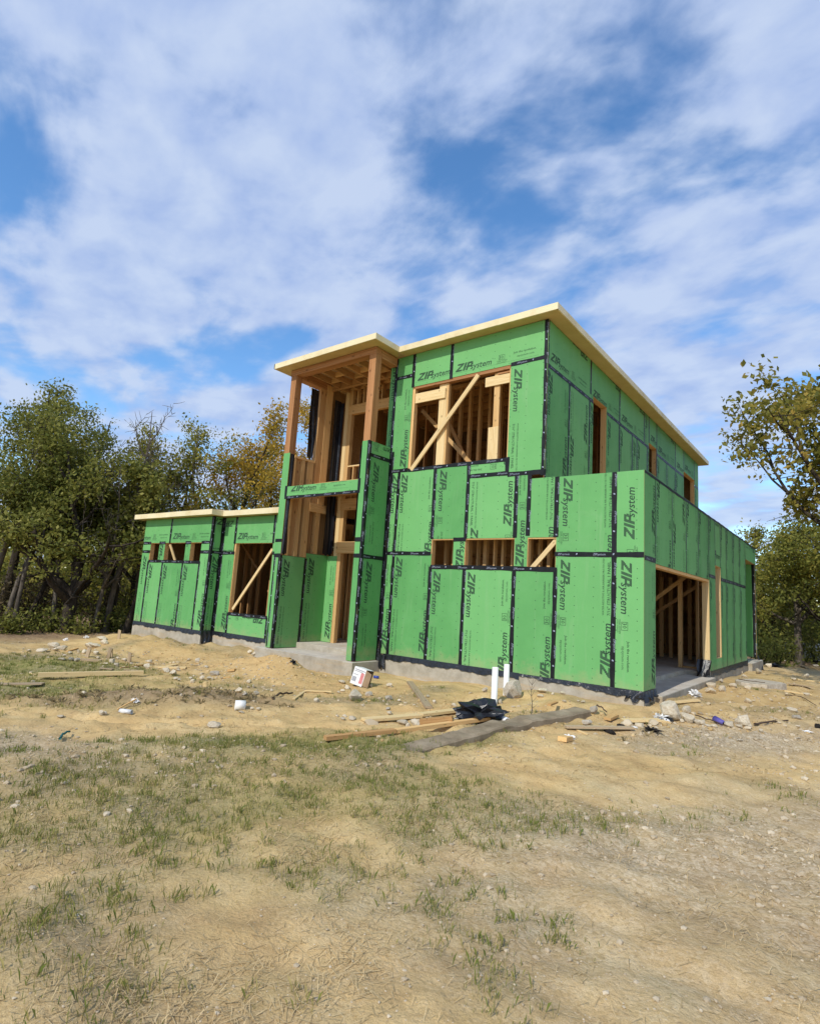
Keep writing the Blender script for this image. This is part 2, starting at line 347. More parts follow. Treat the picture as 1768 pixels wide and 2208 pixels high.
def height(x, y):
    x = np.asarray(x, float); y = np.asarray(y, float)
    num = 0; den = 0
    for a, b, c in CTRL:
        w = 1.0/((x-a)**2+(y-b)**2+0.15)**1.6
        num = num+w*c; den = den+w
    h = num/den
    def g(cx, cy, rx, ry, ang, amp):
        ca, sa = math.cos(ang), math.sin(ang); u = (x-cx)*ca+(y-cy)*sa; v = -(x-cx)*sa+(y-cy)*ca
        return amp*np.exp(-(u/rx)**2-(v/ry)**2)
    h = h + g(-6.6, -6.6, 1.6, 0.35, 0.75, 0.20) + g(-5.6, -5.4, 0.9, 0.45, 0.6, 0.10)     # weedy berm
    h = h + g(-7.6, -2.4, 1.6, 0.8, 0.1, 0.14)                                              # spoil by the porch
    h = h + g(-14.5, -1.9, 2.2, 0.7, 0.0, 0.10)
    for cx, cy_, rx, ry, ang, amp in BANKS: h = h + g(cx, cy_, rx, ry, ang, amp)
    for dd_ in (0.0, 1.55):                                                                  # wheel ruts of the delivery track
        best = np.full(x.shape, 9.0)
        for (ax, ay), (bx_, by_) in zip(TRACK[:-1], TRACK[1:]):
            L2 = (bx_-ax)**2+(by_-ay)**2; nx_, ny_ = -(by_-ay)/L2**.5, (bx_-ax)/L2**.5
            px_, py_ = ax+nx_*dd_, ay+ny_*dd_
            t = np.clip(((x-px_)*(bx_-ax)+(y-py_)*(by_-ay))/L2, 0, 1)
            best = np.minimum(best, np.hypot(x-px_-t*(bx_-ax), y-py_-t*(by_-ay)))
        h = h - .05*np.exp(-(best/.11)**2) + .022*np.exp(-((best-.21)/.09)**2)
    return h
def relief(x, y):
    dist = np.hypot(x-CAM[0], y-CAM[1])
    f = np.clip(1.6-dist/60, 0.5, 1)
    wall = np.clip((np.maximum(np.maximum(-18.2-x, x-0.9), np.maximum(-1.9-y, y-16))+0.0)/1.2, 0.65, 1)
    lump = np.abs(fbm(x+5, y-3, 3, 1.6))*0.22+np.abs(fbm(x-8, y+21, 2, 5.0))*0.07
    return (fbm(x, y, 3, 0.55)*0.12 + lump - .03 + fbm(x, y, 4, 2.3)*0.07 + fbm(x, y, 3, 9.0)*0.034)*f*wall
def ground_z(x, y):
    return height(x, y)+relief(x, y)
def at(px, py):
    """photo pixel -> point where that line of sight meets the terrain"""
    d = ray(px, py); t = 1.5*1.02**np.arange(230)
    for _ in range(3):
        P_ = CAM[None]+d[None]*t[:, None]
        below = np.nonzero(P_[:, 2] < ground_z(P_[:, 0], P_[:, 1]))[0]
        i = max(int(below[0]), 1) if len(below) else len(t)-1
        t0, t1 = t[i-1], t[i]; t = np.linspace(t0, t1, 12)
    p = CAM+d*t1
    return np.array([p[0], p[1], float(ground_z(p[0], p[1]))])
def pxm(p):
    """pixels of the photograph per metre at point p"""
    return FPX/float(np.dot(np.asarray(p)-CAM, fwd))
def polar(px, dist, z=None):
    r = ray(px, 1280); h = math.hypot(r[0], r[1]); x = CAM[0]+r[0]/h*dist; y = CAM[1]+r[1]/h*dist
    return np.array([x, y, float(ground_z(x, y)) if z is None else z])
def zat(px, py, dist):
    r = ray(px, py); return CAM[2]+r[2]/math.hypot(r[0], r[1])*dist

def axis(a, b, fine0, fine1, d):
    mid = np.arange(fine0, fine1, d); L = [fine0]; s = d
    while L[-1] > a: s *= 1.09; L.append(L[-1]-s)
    R = [fine1]; s = d
    while R[-1] < b: s *= 1.09; R.append(R[-1]+s)
    return np.concatenate([np.array(L[:0:-1]), mid, np.array(R)])
gx = axis(-400, 400, -13, 5.5, 0.065); gy = axis(-300, 500, -11.4, 1.0, 0.065)
X, Y = np.meshgrid(gx, gy, indexing='ij')
Z = ground_z(X, Y)
# keep the terrain below the slabs inside the building
inside = (X > -17.2) & (X < -0.25) & (Y > 0.4) & (Y < 14.8)
Z = np.where(inside, np.minimum(Z, -0.8), Z)
inside = (X > -9.9) & (X < -6.8) & (Y > -0.75) & (Y < 1)
Z = np.where(inside, np.minimum(Z, -0.6), Z)
nx, ny = X.shape
idx = np.arange(nx*ny).reshape(nx, ny)
quads = np.stack([idx[:-1, :-1], idx[1:, :-1], idx[1:, 1:], idx[:-1, 1:]], -1).reshape(-1, 4)
def blob(x, y, cx, cy, rx, ry, ang=0.0):
    ca, sa = math.cos(ang), math.sin(ang); u = (x-cx)*ca+(y-cy)*sa; v = -(x-cx)*sa+(y-cy)*ca
    return np.exp(-(u/rx)**2-(v/ry)**2)
def zones(x, y):
    n = fbm(x, y, 5, 0.8)
    n2 = fbm(x+40, y-13, 4, 2.2)
    grass = 1.05*blob(x, y, -11.5, -5.6, 3.6, 1.4, 0.25) + 0.75*blob(x, y, -8.2, -6.9, 2.4, 0.9, 0.5) + 0.5*blob(x, y, -13.5, -8.0, 5, 1.8, 0.2)
    grass = grass + 1.05*blob(x, y, -2.4, -6.3, 1.7, 0.55, 0.85) + 0.6*blob(x, y, -0.6, -7.3, 3.0, 1.3, 0.8) + 0.5*blob(x, y, -0.9, -4.4, 0.8, 0.35, 0.85)
    grass = np.clip(grass+n*1.3+n2*0.6, 0, 1)
    gravel = 0.9*blob(x, y, 1.9, -0.9, 2.6, 0.9, 1.0) + 0.5*blob(x, y, -5.0, -9.2, 2.5, 0.8, 0.7) + 0.8*blob(x, y, 4.5, 12, 3, 8, 0.15) + 0.8*blob(x, y, 2.6, -6.0, 2.8, 1.6, 0.9)
    gravel = np.clip(gravel+n*1.1, 0, 1)
    wood = np.clip((-18.2-x)/2.5, 0, 1)+np.clip((y-19)/3, 0, 1)+np.clip((x-9)/3, 0, 1)*np.clip((y-4)/4, 0, 1)
    litter = np.clip(wood+n*1.0, 0, 1)
    ochre = np.clip(0.95*blob(x, y, -14, -1.9, 3.2, 0.9)+0.7*blob(x, y, -7.5, -2.5, 3.5, 1.2, 0.1)+0.6*blob(x, y, -4, -3, 3, 1.6)+n*0.9, 0, 1)
    berm = np.clip(1.2*blob(x, y, -6.4, -6.5, 1.9, 0.42, 0.75)+0.9*blob(x, y, -5.2, -5.2, 1.1, 0.5, 0.6)+0.5*blob(x, y, 0.7, -2.3, 0.9, 0.4, 1.0)+n*0.6-0.12, 0, 1)
    return grass, gravel, litter, ochre, berm
zg = zones(X, Y)
gme = mesh_np('ground', np.stack([X, Y, Z], -1), quads, smooth=True)
for nme, arr in zip(('a_grass', 'a_gravel', 'a_litter', 'a_ochre', 'a_berm'), zg):
    at_ = gme.attributes.new(nme, 'FLOAT', 'POINT'); at_.data.foreach_set('value', arr.ravel().astype(np.float32))
def ground_mat():
    m, nt, b = new_mat('bare_ground')
    p = world_pos(nt)
    def A(n):
        a = N(nt, 'ShaderNodeAttribute'); a.attribute_name = n; return a.outputs['Fac']
    n1 = noise(nt, p, 1.7, 8, 0.65); n2 = noise(nt, p, 9, 6, 0.7); n3 = noise(nt, p, 48, 4, 0.7)
    dirt = ramp(nt, n1, [(0.28, (0.42, 0.275, 0.118)), (0.5, (0.61, 0.425, 0.190)), (0.72, (0.73, 0.555, 0.290))])
    och = ramp(nt, n2, [(0.3, (0.45, 0.285, 0.12)), (0.55, (0.59, 0.395, 0.17)), (0.75, (0.66, 0.49, 0.25))])
    dirt = mixc(nt, A('a_ochre'), dirt, och)
    grs = ramp(nt, n2, [(0.3, (0.115, 0.14, 0.032)), (0.5, (0.22, 0.215, 0.065)), (0.7, (0.37, 0.31, 0.13))])
    c = mixc(nt, A('a_grass'), dirt, grs)
    vo = N(nt, 'ShaderNodeTexVoronoi'); vo.inputs['Scale'].default_value = 38; nt.links.new(p, vo.inputs['Vector'])
    cs = N(nt, 'ShaderNodeSeparateColor'); nt.links.new(vo.outputs['Color'], cs.inputs[0])
    grv = ramp(nt, cs.outputs[0], [(0.0, (0.24, 0.195, 0.14)), (0.5, (0.42, 0.35, 0.26)), (1.0, (0.58, 0.52, 0.42))])
    c = mixc(nt, math_n(nt, 'MULTIPLY', A('a_gravel'), 0.85), c, grv)
    brm = ramp(nt, n2, [(0.3, (0.19, 0.135, 0.075)), (0.6, (0.32, 0.235, 0.135)), (0.8, (0.42, 0.325, 0.20))])
    c = mixc(nt, A('a_berm'), c, brm)
    lit = ramp(nt, n2, [(0.3, (0.13, 0.082, 0.048)), (0.5, (0.25, 0.17, 0.105)), (0.75, (0.40, 0.29, 0.19))])
    c = mixc(nt, A('a_litter'), c, lit)
    c = mixc(nt, ramp(nt, n3, [(0.30, (0.45, 0.45, 0.45)), (0.46, (0, 0, 0))]), c, (0.20, 0.14, 0.075))
    c = mixc(nt, ramp(nt, n3, [(0.60, (0, 0, 0)), (0.78, (0.65, 0.65, 0.65))]), c, (0.70, 0.58, 0.38))
    n4 = noise(nt, p, 150, 4, 0.75); n5 = noise(nt, p, 4.2, 7, 0.7, 0.8)
    c = mixc(nt, ramp(nt, n4, [(0.30, (0.55, 0.55, 0.55)), (0.48, (0, 0, 0))]), c, (0.22, 0.15, 0.075))
    c = mixc(nt, ramp(nt, n4, [(0.56, (0, 0, 0)), (0.72, (0.5, 0.5, 0.5))]), c, (0.74, 0.62, 0.41))
    c = mixc(nt, ramp(nt, n5, [(0.50, (0, 0, 0)), (0.66, (0.25, 0.25, 0.25))]), c, (0.46, 0.30, 0.14))
    nt.links.new(c, b.inputs['Base Color']); b.inputs['Roughness'].default_value = 1.0
    b.inputs['Specular IOR Level'].default_value = 0.05
    hh = math_n(nt, 'ADD', math_n(nt, 'ADD', math_n(nt, 'MULTIPLY', n2, 0.7), math_n(nt, 'MULTIPLY', n4, 0.14)), math_n(nt, 'ADD', math_n(nt, 'MULTIPLY', n3, 0.35), math_n(nt, 'MULTIPLY', math_n(nt, 'SUBTRACT', 1.0, vo.outputs['Distance']), 0.12)))
    bump(nt, b, hh, 0.9, 0.03)
    return m
gme.materials.append(ground_mat())
tag(obj('ground', gme), 'bare tan ground with patches of dry turf around the house', kind='structure')


# ------------------------------------------------------------------ lettering (flat print)
def text_tris(s, shear=0.0, res=1, bold=0.0):
    cu = bpy.data.curves.new('print_text', 'FONT'); cu.body = s; cu.offset = bold; cu.size = 1.0; cu.shear = shear; cu.resolution_u = res
    o = bpy.data.objects.new('print_text', cu); col.objects.link(o)
    dg = bpy.context.evaluated_depsgraph_get()
    me = bpy.data.meshes.new_from_object(o.evaluated_get(dg))
    me.calc_loop_triangles()
    v = np.zeros(len(me.vertices)*3, np.float32); me.vertices.foreach_get('co', v)
    t = np.zeros(len(me.loop_triangles)*3, np.int32); me.loop_triangles.foreach_get('vertices', t)
    bpy.data.objects.remove(o); bpy.data.curves.remove(cu); bpy.data.meshes.remove(me)
    v = v.reshape(-1, 3)[:, :2]; tri = v[t.reshape(-1, 3)]
    tri = tri-np.array([tri[..., 0].min(), 0.0])
    return tri.astype(np.float64)
def rect_tris(x0, x1, y0, y1, sl=0.0):
    a = (x0+y0*sl, y0); b = (x1+y0*sl, y0); c = (x1+y1*sl, y1); d = (x0+y1*sl, y1)
    return [[a, b, c], [a, c, d]]
def zip_tris():
    """heavy slanted ZIP built from stacked stripes, cap height 1"""
    T = []; R = 9; sl = 0.36
    for k in range(R):
        y0, y1 = k/R, (k+0.86)/R; ym = (k+0.45)/R
        if ym > 0.8 or ym < 0.2: T += rect_tris(0, 0.92, y0, y1, sl)
        else:
            f = (ym-0.2)/0.6; c = 0.17+0.58*f; T += rect_tris(c-0.17, c+0.19, y0, y1, sl)
        T += rect_tris(1.04, 1.32, y0, y1, sl)
        if ym > 0.8 or 0.38 < ym < 0.58: T += rect_tris(1.44, 2.16, y0, y1, sl)
        elif ym >= 0.58: T += rect_tris(1.44, 1.72, y0, y1, sl)+rect_tris(1.98, 2.28, y0, y1, sl)
        else: T += rect_tris(1.44, 1.72, y0, y1, sl)
    return np.array(T, float)
def logo():
    z = zip_tris(); s = text_tris('system', 0.22, 2, 0.012)
    s = s*np.array([2.95/s[..., 0].max(), 1.05])+np.array([2.14, 0.0])
    r = text_tris('®', 0, 1); r = r*0.22+np.array([5.15, 0.62])
    return np.concatenate([z, s, r])          # about 4.7 wide for cap height 1
T_LOGO = logo()
T_STRUCT = text_tris('7/16" STRUCTURAL 1 PANEL', 0, 1, .012); T_WATER = text_tris('WATER-RESISTIVE & AIR BARRIER PROTECTED')
T_JOIN = text_tris('Join the revolution.', 0, 1, .012); T_WEB = text_tris('zipsystem.com'); T_30 = text_tris('30'); T_YEAR = text_tris('YEAR SYSTEM')
T_WARR = text_tris('LIMITED WARRANTY')
T_SMALL = text_tris('ZIPsystem', 0.25, 1)
def box30():
    b = rect_tris(0, .26, 0, .012)+rect_tris(0, .26, .19, .202)+rect_tris(0, .012, .012, .19)+rect_tris(.248, .26, .012, .19)
    return np.concatenate([np.array(b), T_30*0.19*np.array([1.0, 1.1])+np.array([.025, .03]), T_YEAR*0.075+np.array([-.08, -.075]), T_WARR*0.045+np.array([-.08, -.13])])*0.62
T_BOX = box30()
def place(T, u, v, rot, s=1.0):
    x, y = T[..., 0]*s, T[..., 1]*s
    if rot == 0: return np.stack([u+x, v+y], -1)
    if rot == -90: return np.stack([u+y, v-x], -1)
    if rot == 90: return np.stack([u-y, v+x], -1)
    return np.stack([u-x, v-y], -1)
def clip(T, u0, u1, v0, v1):
    if len(T) == 0: return T
    mn = T.min(1); mxx = T.max(1)
    outm = (mxx[:, 0] <= u0) | (mn[:, 0] >= u1) | (mxx[:, 1] <= v0) | (mn[:, 1] >= v1)
    inn = (mn[:, 0] >= u0) & (mxx[:, 0] <= u1) & (mn[:, 1] >= v0) & (mxx[:, 1] <= v1)
    res = [T[inn]]
    for tri in T[~outm & ~inn]:
        P = [tuple(p) for p in tri]
        for ax, lim, sg in ((0, u0, 1), (0, u1, -1), (1, v0, 1), (1, v1, -1)):
            Q = []
            for i in range(len(P)):
                a, b = P[i-1], P[i]; da, db = sg*(a[ax]-lim), sg*(b[ax]-lim)
                if (da >= 0) != (db >= 0):
                    t = da/(da-db); Q.append((a[0]+t*(b[0]-a[0]), a[1]+t*(b[1]-a[1])))
                if db >= 0: Q.append(b)
            P = Q
            if len(P) < 3: break
        if len(P) >= 3:
            res.append(np.array([[P[0], P[i], P[i+1]] for i in range(1, len(P)-1)]))
    return np.concatenate(res)
CAPZ = 0.20
def sheet(kind, W=1.25, H=2.5):
    """the print of one whole sheet, origin at its lower left corner"""
    L = []
    def zipp(u, v, r): L.append(place(T_LOGO, u, v, r, CAPZ*1.03))
    def struct(u, v, r, d):
        L.append(place(T_STRUCT, u, v, r, 0.085)); L.append(place(T_WATER, u+(0.12 if d > 0 else -0.12)*(1 if abs(r) == 90 else 0), v+(0.12 if r == 0 else 0), r, 0.055))
    def thirty(u, v, r): L.append(place(T_BOX, u, v, r, 1.0))
    def join(u, v, r):
        L.append(place(T_JOIN, u, v, r, 0.075))
        du = {-90: (-0.1, -0.1), 90: (0.1, 0.1), 0: (0.1, -0.1), 180: (-0.1, 0.1)}[r]
        L.append(place(T_WEB, u+du[0], v+du[1], r, 0.075))
    if kind == 'A':
        zipp(.10, H-.08, -90); struct(.10, H-1.42, -90, 1)
        zipp(W-.07, .06, 90); thirty(W-.09, 1.36, 90); join(W-.2, 1.68, 90)
    elif kind == 'B':
        zipp(.12, H-.1, -90); thirty(.13, H-1.3, -90); join(.24, H-1.66, -90)
        zipp(W-.07, .10, 90); struct(W-.09, 1.3, 90, -1)
    elif kind == 'C':                      # the same sheet hung the other way up
        struct(.10, H-.15, -90, 1); zipp(.12, H-1.25, -90)
        join(W-.2, .1, 90); thirty(W-.09, .9, 90); zipp(W-.07, 1.25, 90)
    elif kind == 'H':
        zipp(.12, .14, 0); thirty(1.36, .2, 0); join(1.75, .28, 0)
        zipp(H-.1, W-.12, 180); struct(H-1.4, W-.1, 180, -1)
        L.append(np.array(rect_tris(.05, 2.4, .11, .113)))
    nails = []
    hw, hh = (W, H) if kind != 'H' else (H, W)
    for i in range(int(hw/0.4)+1):
        for j in range(int(hh/0.2)+1):
            a, b_ = 0.03+i*(hw-.06)/round(hw/0.4), 0.05+j*0.2+((i*7+j*3) % 5-2)*0.008
            nails += rect_tris(a-.009, a+.009, b_-.007, b_+.007)
    L.append(np.array(nails))
    return np.concatenate(L)
SHEETS = {k: sheet(k) for k in 'ABCH'}
SHEETS['U'] = np.array([2.5, 1.25])-SHEETS['H']      # horizontal sheet upside down

# ------------------------------------------------------------------ the house
house = empty('house_under_construction', (0, 0, 0))
tag(house, 'two storey house under construction, wood frame clad in green sheathing with black taped seams', 'house')

CUBE_V = [(-.5, -.5, -.5), (.5, -.5, -.5), (.5, .5, -.5), (-.5, .5, -.5), (-.5, -.5, .5), (.5, -.5, .5), (.5, .5, .5), (-.5, .5, .5)]
CUBE_F = [(0, 3, 2, 1), (4, 5, 6, 7), (0, 1, 5, 4), (1, 2, 6, 5), (2, 3, 7, 6), (3, 0, 4, 7)]
CUBES = {}
def cube(mat):
    if mat not in CUBES: CUBES[mat] = mesh_py('lumber_'+mat, CUBE_V, CUBE_F, [M[mat]])
    return CUBES[mat]
def abox(name, x0, x1, y0, y1, z0, z1, mat='wood', parent=None, along=None):
    """square-cut timber between two corners; its local Z runs along the longest side"""
    o = bpy.data.objects.new(name, cube(mat))
    d = [x1-x0, y1-y0, z1-z0]; k = int(np.argmax(d)) if along is None else along
    o.location = ((x0+x1)/2, (y0+y1)/2, (z0+z1)/2)
    if k == 2: o.scale = d
    elif k == 0: o.rotation_euler = (0, math.pi/2, 0); o.scale = (d[2], d[1], d[0])
    else: o.rotation_euler = (math.pi/2, 0, 0); o.scale = (d[0], d[2], d[1])
    return link(o, parent if parent is not None else house)
def beam(name, a, b, w, t, mat='wood', parent=None, face=(0, -1, 0)):
    """timber from a to b; t is its thickness along 'face', w the other way"""
    a, b = Vector([float(q) for q in a]), Vector([float(q) for q in b]); ax = (b-a); L = ax.length; ax = ax.normalized()
    f = Vector(face); f = (f-ax*f.dot(ax)).normalized(); s = f.cross(ax)
    o = bpy.data.objects.new(name, cube(mat))
    m = Matrix((s, f, ax)).transposed().to_4x4(); m.translation = (a+b)/2
    o.matrix_world = m @ Matrix.Diagonal((w, t, L, 1))
    col.objects.link(o)
    if parent is not False: o.parent = parent if parent is not None else house
    return o

class Wall:
    """a plane of sheathing: u along the wall (left to right from outside), v = height, n = outward"""
    def __init__(s, o, u, n):
        s.o, s.u, s.n = Vector(o), Vector(u), Vector(n)
    def p(s, u, v, d=0.0):
        q = s.o+s.u*u+s.n*d; return (q.x, q.y, q.z+v)
FRONT = Wall((0, 0, 0), (1, 0, 0), (0, -1, 0))
TOWER = Wall((0, -.9, 0), (1, 0, 0), (0, -1, 0))
WING2 = Wall((0, -.5, 0), (1, 0, 0), (0, -1, 0))
BACKBIT = Wall((0, .94, 0), (1, 0, 0), (0, -1, 0))
SIDE = Wall((0, 0, 0), (0, 1, 0), (1, 0, 0))
USIDE = Wall((-2.12, 0, 0), (0, 1, 0), (1, 0, 0))
PIERSIDE = Wall((-6.55, 0, 0), (0, 1, 0), (1, 0, 0))
WINGRET = Wall((-13.15, 0, 0), (0, 1, 0), (1, 0, 0))
INNER = Wall((-9.67, 0, 0), (0, 1, 0), (1, 0, 0))
RECESS = Wall((-.55, 0, 0), (0, 1, 0), (1, 0, 0))
REAR = Wall((0, 15.3, 0), (-1, 0, 0), (0, 1, 0))
REARG = Wall((0, 14.94, 0), (-1, 0, 0), (0, 1, 0))
LEFTW = Wall((-17.5, 0, 0), (0, -1, 0), (-1, 0, 0))
LEFTU = Wall((-9.95, 0, 0), (0, -1, 0), (-1, 0, 0))
PN = [0]
def panel(w, u0, u1, v0, v1, kind=None, su=None, sv=None, g=0.0022):
    a0, a1, b0, b1 = u0+g, u1-g, v0+g, v1-g
    j = random.uniform(-.0012, .0012)
    V = [w.p(a, b, d) for d in (-.012, j) for a, b in ((a0, b0), (a1, b0), (a1, b1), (a0, b1))]
    F = [(4, 5, 6, 7), (0, 3, 2, 1), (0, 1, 5, 4), (1, 2, 6, 5), (2, 3, 7, 6), (3, 0, 4, 7)]
    me = mesh_py('sheathing_panel', V, F, [M['green'], M['edge']])
    for i in range(1, 6): me.polygons[i].material_index = 1
    o = obj('sheathing_panel', me, house)
    if kind:
        T = SHEETS[kind]
        T = clip(T+np.array([u0 if su is None else su, v0 if sv is None else sv]), a0+.004, a1-.004, b0+.004, b1-.004)
        if len(T):
            q = T.reshape(-1, 2)
            V = np.array([w.p(0, 0, j+.0016)])+q[:, :1]*np.array([list(w.u)])+q[:, 1:]*np.array([[0, 0, 1.0]])
            tag(obj('printed_lettering', mesh_np('printed_lettering', V, np.arange(len(V)).reshape(-1, 3), [M['print']]), o), kind='stuff')
    return o
TAPE_LOGO = T_SMALL
def tape(w, u0, v0, u1, v1, width=0.1, off=None, letters=True):
    """seam tape from (u0,v0) to (u1,v1), edges slightly uneven and puckered"""
    L = math.hypot(u1-u0, v1-v0); n = max(2, int(L/0.12)); du, dv = (u1-u0)/L, (v1-v0)/L
    vert = abs(dv) > abs(du)
    if off is None: off = 0.0035 if vert else 0.0060
    V = []; F = []
    ph = random.random()*50; hw0 = width/2*random.uniform(.93, 1.07); sh = random.uniform(-.006, .006)
    for i in range(n+1):
        t = L*i/n; hw = hw0+0.004*math.sin(ph+t*9)+random.uniform(-.002, .002); c = sh+0.004*math.sin(ph*2+t*1.7)
        for k, s in enumerate((-1, 0, 1)):
            e = c+s*hw
            V.append(w.p(u0+du*t-dv*e, v0+dv*t+du*e, off+(random.uniform(0, .0012) if s == 0 else random.uniform(-.0006, .0006))))
    for i in range(n):
        for k in range(2):
            a = i*3+k; F.append((a, a+1, a+4, a+3))
    if Vector(V[0]) is not None:
        fa = Vector(V[1])-Vector(V[0]); fb = Vector(V[3])-Vector(V[0])
        if fa.cross(fb).dot(w.n) < 0: F = [tuple(reversed(f)) for f in F]
    o = obj('seam_tape', mesh_py('seam_tape', V, F, [M['tape']], smooth=True), house)
    if letters and L > 0.3:
        T = []; t = random.uniform(0.03, 0.2)
        while t < L-0.27:
            if vert: T.append(place(TAPE_LOGO, u0+0.018+sh, max(v0, v1)-t, -90, 0.062)*1.0)
            else: T.append(place(TAPE_LOGO, min(u0, u1)+t, v0-.02+sh, 0, 0.062))
            s = 0.028
            for q in (0.40,):
                if t+q < L-.06:
                    if vert: T.append(place(np.array(rect_tris(0, 1.0, -.4, .8, .3)), u0+sh, max(v0, v1)-t-q, -90, s))
                    else: T.append(place(np.array(rect_tris(0, 1.0, -.4, .8, .3)), min(u0, u1)+t+q, v0+sh, 0, s))
            t += 0.74*random.uniform(.9, 1.1)
        if T:
            q = np.concatenate(T).reshape(-1, 2)
            V = np.array([w.p(0, 0, off+.0022)])+q[:, :1]*np.array([list(w.u)])+q[:, 1:]*np.array([[0, 0, 1.0]])
            tag(obj('tape_lettering', mesh_np('tape_lettering', V, np.arange(len(V)).reshape(-1, 3), [M['tapeprint']]), o), kind='stuff')
    return o
def vt(w, u, v0, v1, **k): return tape(w, u, v0, u, v1, **k)
def ht(w, v, u0, u1, **k): return tape(w, u0, v, u1, v, **k)

def flashing(w, u0, u1, v0=0.005, v1=-.12, sag=0.0):
    """black plastic strip lapped under the bottom edge of the sheathing, rippled"""
    n = max(4, int((u1-u0)/0.05)); V = []; F = []; ph = random.random()*30
    for i in range(n+1):
        u = u0+(u1-u0)*i/n
        low = v1+0.018*math.sin(ph+u*5.1)+0.012*math.sin(ph*3+u*13)-sag*(0.5+0.5*math.sin(u*1.3+ph))
        for k in range(4):
            f = k/3; v = v0+(low-v0)*f
            V.append(w.p(u, v, .014+0.02*f+0.012*f*math.sin(ph+u*31+f*2)+0.007*f*math.sin(u*67+ph*2)))
    for i in range(n):
        for k in range(3):
            a = i*4+k; F.append((a, a+1, a+5, a+4))
    return obj('flashing', mesh_py('flashing', V, F, [M['poly']], smooth=True), house)

# ---- foundation
def slab(name, x0, x1, y0, y1, z0, z1, mat='concrete', top='floorconc'):
    b = 0.012
    V = [(x0, y0, z0), (x1, y0, z0), (x1, y1, z0), (x0, y1, z0), (x0, y0, z1-b), (x1, y0, z1-b), (x1, y1, z1-b), (x0, y1, z1-b),
         (x0+b, y0+b, z1), (x1-b, y0+b, z1), (x1-b, y1-b, z1), (x0+b, y1-b, z1)]
    F = [(0, 1, 5, 4), (1, 2, 6, 5), (2, 3, 7, 6), (3, 0, 4, 7), (4, 5, 9, 8), (5, 6, 10, 9), (6, 7, 11, 10), (7, 4, 8, 11), (8, 9, 10, 11)]
    me = mesh_py(name, V, F, [M[mat], M[top]]); me.polygons[8].material_index = 1
    return obj(name, me, house)
slab('foundation_slab', -17.51, -13.16, -.91, 9.0, -1.6, -.02)
slab('foundation_slab', -13.16, -9.96, -.51, 9.0, -1.6, -.024)
slab('foundation_slab', -9.96, -0.62, -.012, 15.32, -1.6, -.03)
slab('foundation_slab', -0.62, 0.008, -.008, .78, -1.6, -.035)
slab('foundation_slab', -0.62, 0.012, 5.97, 12.3, -1.6, -.028)
slab('porch_slab', -10.25, -6.46, -1.03, -.012, -1.6, -.185)
slab('garage_apron', -0.62, 0.13, .78, 5.97, -1.6, -.14)
slab('rear_porch_slab', -0.62, 0.15, 12.3, 15.1, -1.6, -.10)

# ---- main front wall
P = lambda *a, **k: panel(FRONT, *a, **k)
P(-6.54, -6.25, 0, 2.56, 'A', -7.45, .02); P(-6.25, -5.04, 0, 2.56, 'A', -6.25, .06); P(-5.04, -4.06, 0, 2.24, 'A', -5.04, -.28)
P(-4.06, -2.77, 0, 2.24, 'A', -4.06, -.28); P(-2.77, -1.80, 0, 2.24, 'A', -3.06, -.28); P(-1.80, -.58, 0, 2.56, 'B', -1.80, .05); P(-.58, 0, 0, 2.56, 'B', -.55, .05)
P(-6.54, -6.25, 2.56, 4.75, 'A', -6.56, 2.25); P(-6.25, -5.06, 2.56, 4.74, 'A', -6.25, 2.25); P(-5.06, -4.08, 2.92, 4.73, 'B', -5.03, 2.26)
P(-4.41, -4.08, 2.25, 2.9, 'C', -5.30, .9); P(-4.08, -2.78, 2.92, 4.43, 'C', -4.06, 1.93); P(-4.08, -3.04, 4.43, 4.74, 'U', -4.46, 3.62)
P(-2.78, -2.46, 2.25, 4.36, 'A', -3.72, 2.2); P(-2.46, -1.80, 2.92, 4.245, 'B', -3.05, 2.0)
P(-1.80, -.58, 2.56, 4.236, 'B', -1.78, 1.80); P(-.58, 0, 2.56, 4.236, 'C', -1.36, 1.60)
P(-6.78, -6.585, 5.38, 7.965, 'A', -6.8, 5.4); P(-6.585, -5.965, 4.75, 7.37, 'A', -7.22, 4.75); P(-6.585, -5.97, 7.37, 7.965, 'H', -8.5, 7.1)
P(-5.97, -4.74, 7.03, 7.965, 'H', -5.95, 7.03); P(-4.74, -2.106, 7.05, 7.965, 'H', -4.74, 7.03); P(-3.04, -2.106, 4.36, 7.05, 'A', -3.04, 4.5)
for u, a, b in ((-6.25, 0, 4.72), (-5.05, 0, 2.24), (-5.065, 2.92, 4.73), (-4.06, 0, 2.22), (-4.085, 2.92, 4.73), (-2.77, 0, 2.22), (-2.78, 2.92, 4.40),
                (-2.46, 2.96, 4.42), (-1.80, 0, 2.24), (-1.805, 2.92, 4.24), (-.58, 0, 2.52), (-.58, 2.58, 4.236), (-3.04, 4.40, 4.80),
                (-5.965, 7.02, 7.96), (-4.74, 7.03, 7.96), (-6.585, 4.78, 7.96)):
    vt(FRONT, u, a, b)
vt(FRONT, -6.50, -.02, 5.3, width=.09)
vt(FRONT, -2.155, 4.30, 7.96, width=.09)
for v, a, b in ((2.56, -6.5, -5.06), (4.75, -6.54, -5.96), (2.238, -5.06, -1.76), (4.43, -4.08, -3.0), (4.39, -3.02, -2.1), (2.56, -1.82, 0.0),
                (2.905, -4.42, -4.06), (4.748, -5.95, -3.0), (7.372, -6.58, -5.96), (7.05, -3.04, -2.12)):
    ht(FRONT, v, a, b)
flashing(FRONT, -6.35, -2.55, .01, -.12); flashing(FRONT, -2.55, -.03, .0, -.055, 0.07)
